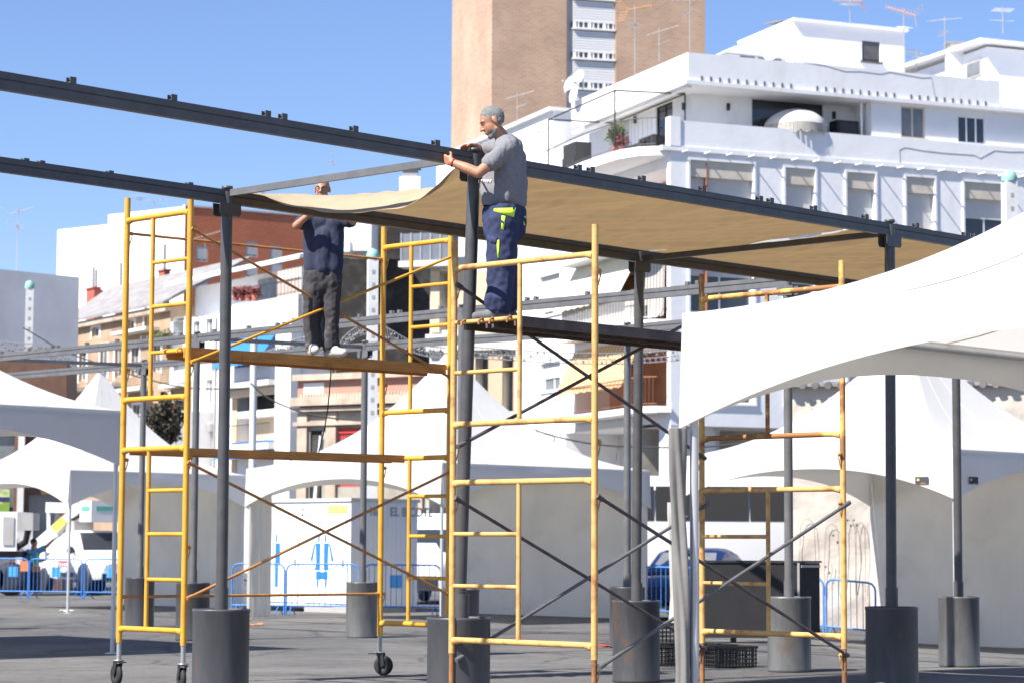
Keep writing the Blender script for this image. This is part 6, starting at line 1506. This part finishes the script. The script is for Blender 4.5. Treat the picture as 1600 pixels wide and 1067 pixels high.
def crate(label, loc, yaw):
    t = thing('plastic_crate', label, 'crate', (0, 0, 0), 'black plastic crates'); a, b, h = .30, .20, .24
    mb = MB(); mb.box(-a, a, -b, b, .005, .02); mb.build('base', M['black'], t)
    mb = MB()
    for s in (-1, 1):
        for k in range(13): x = -a+.012+k*(2*a-.024)/12; mb.bar((x, s*b, .02), (x, s*b, h), .012, .012)
        for k in range(9): y = -b+.014+k*(2*b-.028)/8; mb.bar((s*a, y, .02), (s*a, y, h), .012, .012)
        for z_ in (.05, .10, .15, .20): mb.bar((-a, s*(b+.001), z_), (a, s*(b+.001), z_), .014, .013); mb.bar((s*(a+.001), -b, z_), (s*(a+.001), b, z_), .014, .013)
    mb.build('lattice', M['black'], t)
    mb = MB()
    for s in (-1, 1): mb.bar((-a-.01, s*b, h), (a+.01, s*b, h), .035, .03); mb.bar((s*a, -b, h+.002), (s*a, b, h+.002), .035, .03)
    mb.build('rim', M['black'], t)
    t.location = loc; t.rotation_euler = (0, 0, yaw); ORG[t.name] = Vector(loc); return t
crate('black crate right of the rusty scaffold leg, turned corner on', G(1135, 28.3), R(30)); crate('black crate just behind the rusty scaffold leg', G(1106, 28.8), R(24))
c0 = G(1046, 28.6); crate('lower black crate between the dark drum and the curtain post', c0, R(12)); crate('upper black crate stacked between the dark drum and the curtain post', c0+Vector((.01, .01, .255)), R(9))
crate('black crate behind the tied curtain post', G(1082, 29.2), R(-8))

# lamp pillars, pole, light garlands, cables
def pillar(px, ytop, D, label, w=.27):
    b = G(px, D); zt = Zat(px, ytop, D); t = thing('lamp_pillar', label, 'lamp pillar', b, 'white pillars with green caps')
    ca, sa = math.cos(R(12))*w/2, math.sin(R(12))*w/2
    mb = MB(); mb.prism([(b.x-ca+sa, b.y-sa-ca, b.z), (b.x+ca+sa, b.y+sa-ca, b.z), (b.x+ca-sa, b.y+sa+ca, b.z), (b.x-ca-sa, b.y-sa+ca, b.z)], (0, 0, zt-.3-b.z)); sh = mb.build('shaft', M['pillar'], t)
    mb = MB(); mb.lathe([(w*.62, zt-.297), (w*.66, zt-.2), (w*.5, zt-.06), (.0, zt)], (b.x, b.y, 0), 10); mb.build('cap', M['capgreen'], t)
    mb = MB(); fx = Vector((math.sin(R(12)), -math.cos(R(12)), 0)); sx = Vector((math.cos(R(12)), math.sin(R(12)), 0)); z_ = zt-.7
    while z_ > b.z+3: c_ = b+fx*(w/2+.001); mb.obox(Vector((c_.x, c_.y, z_))-sx*.04, sx*.08, fx*.008, (0, 0, .10)); z_ -= .34
    mb.build('lamp_slots', M['greypanel'], sh); return t
M['capgreen'] = mat('pale_green_cap', (.26, .50, .42), .5, var=.1)
pillar(577, 388, 62, 'white pillar with a pale green cap behind the man in navy'); pillar(35, 438, 80, 'white pillar with a pale green cap in front of the grey wall at the left'); pillar(1586, 266, 58, 'white pillar with a pale green cap at the right edge', .31)
b = G(391, 72); mb = MB(); mb.tube([b, (b.x, b.y, Zat(391, 520, 72))], .11, 12); o = mb.build('pole', M['pillar']); tag(o, 'plain white pole in front of the blue awnings', 'pole')
def garland(pts, D, label, w=.28, grp='wire light garlands'):
    P_ = [U(x, y, D+dz) for x, y, dz in pts]; Q = []
    for i in range(len(P_)-1):
        a0, a1, a2, a3 = P_[max(i-1, 0)], P_[i], P_[i+1], P_[min(i+2, len(P_)-1)]
        for k in range(8):
            s = k/8; Q.append(.5*((2*a1)+(a2-a0)*s+(2*a0-5*a1+4*a2-a3)*s*s+(3*a1-a0-3*a2+a3)*s**3))
    Q.append(P_[-1]); t = thing('light_garland', label, 'light garland', Q[0], grp); up = Vector((0, 0, w))
    mb = MB(); mb.tube(Q, .016, 5); mb.tube([q-up for q in Q], .016, 5); mb.tube([q-up*.5+Vector((0, .2, 0)) for q in Q], .014, 5); mb.build('wires', M['garland'], t)
    mb = MB(); rr = random.Random(len(Q))
    for i in range(len(Q)-1):
        mb.tube([Q[i], Q[i+1]-up, Q[i+1]+Vector((0, .2, 0))-up*.5], .010, 4, caps=False)
        mb.ball(Q[i]-up*rr.random()+Vector((0, -.03, 0)), .035, 5, 4)
    mb.build('bulb_string', M['garland'], t)
garland([(524, 566, 0), (534, 532, 0), (556, 512, 0), (580, 505, 0), (604, 512, 0), (640, 532, 0), (672, 541, 0), (712, 544, 0)], 62, 'arched wire light garland round the white pillar behind the left scaffold')
garland([(716, 540, 0), (780, 545, 0), (860, 550, 0), (940, 552, 0), (1000, 551, 0), (1062, 546, 0)], 62, 'long nearly level wire light garland under the far steel beams')
garland([(-10, 532, 0), (30, 536, 0), (60, 538, 0), (90, 551, 0), (120, 566, 0)], 78, 'wire light garland beside the pillar at the left edge')
garland([(395, 556, 0), (430, 544, 0), (462, 530, 0), (495, 522, 0)], 66, 'short wire light garland behind the trouser legs of the man in navy', .2)
def cable(pts, D, label, r=.022):
    P_ = [U(x, y, D) for x, y in pts]; Q = []
    for i in range(len(P_)-1):
        a0, a1, a2, a3 = P_[max(i-1, 0)], P_[i], P_[i+1], P_[min(i+2, len(P_)-1)]
        for k in range(6): s = k/6; Q.append(.5*((2*a1)+(a2-a0)*s+(2*a0-5*a1+4*a2-a3)*s*s+(3*a1-a0-3*a2+a3)*s**3))
    Q.append(P_[-1]); mb = MB(); mb.tube(Q, r, 6); return tag(mb.build('cable', M['cable']), label, 'cable', 'overhead cables')
cable([(36, 512), (100, 548), (170, 573), (230, 592), (300, 606), (391, 606)], 74, 'black overhead cable sagging behind the left scaffold')
cable([(391, 598), (420, 622), (470, 643), (520, 653), (577, 657)], 70, 'black overhead cable from the plain pole to the pillar', .028)
cable([(744, 622), (800, 654), (850, 676), (920, 692), (1000, 698), (1090, 698), (1180, 690), (1240, 680)], 60, 'black overhead cable above the tent roofs on the right')
P_ = [U(x, y, 24.6) for x, y in ((517, 559), (517, 585), (512, 640), (507, 670), (498, 706))]; mb = MB(); mb.tube(P_, .007, 6); tag(mb.build('cable', M['cable']), 'thin dark cord hanging from the upper brown plank', 'cable')
# dark tree in front of the beige house
tr_ = thing('tree', 'dark leafy tree between the left tent and the white house', 'tree', XY(256, 84)); rr = random.Random(4); mb = MB(); c_ = XY(256, 84); zc_ = Zat(256, 660, 84)
for i in range(2600):
    th, ph = rr.uniform(0, 6.283), math.acos(rr.uniform(-1, 1)); k = rr.random()**.4; cl = .72+.55*noise.noise(Vector((math.cos(th)*1.6, math.sin(th)*1.6, math.cos(ph)*2.2)))
    p = Vector((c_.x+math.sin(ph)*math.cos(th)*1.0*k*cl, c_.y+math.sin(ph)*math.sin(th)*1.0*k*cl, zc_+math.cos(ph)*1.25*k*cl)); a = Vector((rr.gauss(0, 1), rr.gauss(0, 1), rr.gauss(0, 1))).normalized(); b2 = a.orthogonal().normalized()
    mb.add([p-a*.10, p+b2*.05, p+a*.12, p-b2*.05], [(0, 1, 2, 3)], False)
mb.build('crown', mat('dark_foliage', (.035, .042, .022), .8, col2=(.09, .075, .05), scale=2), tr_, recalc=False)
mb = MB(); mb.tube([c_, c_+Vector((.1, 0, zc_*.6)), c_+Vector((0, 0, zc_+.6))], .16, 8, r1=.05)
for k in range(6): a = k*1.05; mb.tube([c_+Vector((.05, 0, zc_-1.0)), c_+Vector((math.cos(a)*.8, math.sin(a)*.8, zc_+.3+.1*k))], .06, 5, r1=.02)
mb.build('trunk', M['brown'], tr_)
# bollard close to the camera, only its rounded top in view
bq = G(1376, 9.5); zt_ = 1.43-207*9.5/3650; mb = MB(); mb.lathe([(.058, 0), (.058, zt_-.06), (.054, zt_-.03), (.036, zt_-.008), (0, zt_)], (bq.x, bq.y, bq.z), 20); mb.lathe([(.064, zt_-.16), (.064, zt_-.12)], (bq.x, bq.y, bq.z), 20); tag(mb.build('bollard', M['galv']), 'grey bollard whose rounded top shows at the bottom edge before the dark drum', 'bollard')
# litter
for i, (px, D, m, lab) in enumerate(((104, 50, 'white2', 'scrap of white paper on the asphalt under the left tent'), (398, 42, 'orange', 'crumpled orange scrap on the asphalt by the middle tent'), (938, 33.5, 'red', 'small red scrap on the ground beside the drum'))):
    p = G(px, D); mb = MB(); mb.sheet(lambda u, v: p+Vector(((u-.5)*.28, (v-.5)*.2, .03+.03*noise.noise(Vector((u*3, v*3, i*5.5))))), 8, 8, .004); tag(mb.build('litter', M[m], recalc=False), lab, 'litter')

# ================================================================== light, sky, camera
w = bpy.data.worlds.new('World'); S.world = w; w.use_nodes = True; nt = w.node_tree
sky = nt.nodes.new('ShaderNodeTexSky'); sky.sky_type = 'NISHITA'; sky.sun_disc = False
sky.sun_elevation = SUN_EL; sky.sun_rotation = math.atan2(SUN_AZ[0], SUN_AZ[1]); sky.altitude = 0; sky.air_density = 1.0; sky.dust_density = .2; sky.ozone_density = 3.0
tint = nt.nodes.new('ShaderNodeMixRGB'); tint.blend_type = 'MULTIPLY'; tint.inputs[0].default_value = 1; tint.inputs[2].default_value = (.93, .97, 1.18, 1)
nt.links.new(sky.outputs[0], tint.inputs[1]); nt.links.new(tint.outputs[0], nt.nodes['Background'].inputs['Color']); nt.nodes['Background'].inputs['Strength'].default_value = .070
ld = bpy.data.lights.new('sun', 'SUN'); ld.energy = 4.8; ld.angle = R(.53); ld.color = (1, .95, .87)
lo = bpy.data.objects.new('sun', ld); COL.objects.link(lo)
sd_ = Vector((SUN_AZ[0], SUN_AZ[1], 0)).normalized()*math.cos(SUN_EL)+Vector((0, 0, math.sin(SUN_EL)))
lo.rotation_euler = sd_.to_track_quat('Z', 'Y').to_euler(); lo.location = (-20, -10, 30)
cd = bpy.data.cameras.new('camera'); co = bpy.data.objects.new('camera', cd); COL.objects.link(co)
co.matrix_world = Matrix.Translation((0, 0, EYE)) @ CAMR.to_4x4()
cd.sensor_width = 36; cd.lens = FPX/1600*36; cd.clip_end = 9000; cd.clip_start = .1
cd.dof.use_dof = True; cd.dof.focus_distance = 19.5; cd.dof.aperture_fstop = 4.0
S.camera = co
vs = S.view_settings; vs.view_transform = 'Standard'; vs.look = 'None'; vs.exposure = 1.06; vs.gamma = 1
S.render.film_transparent = False
try:
    S.cycles.use_denoising = True; S.cycles.max_bounces = 8
except Exception: pass
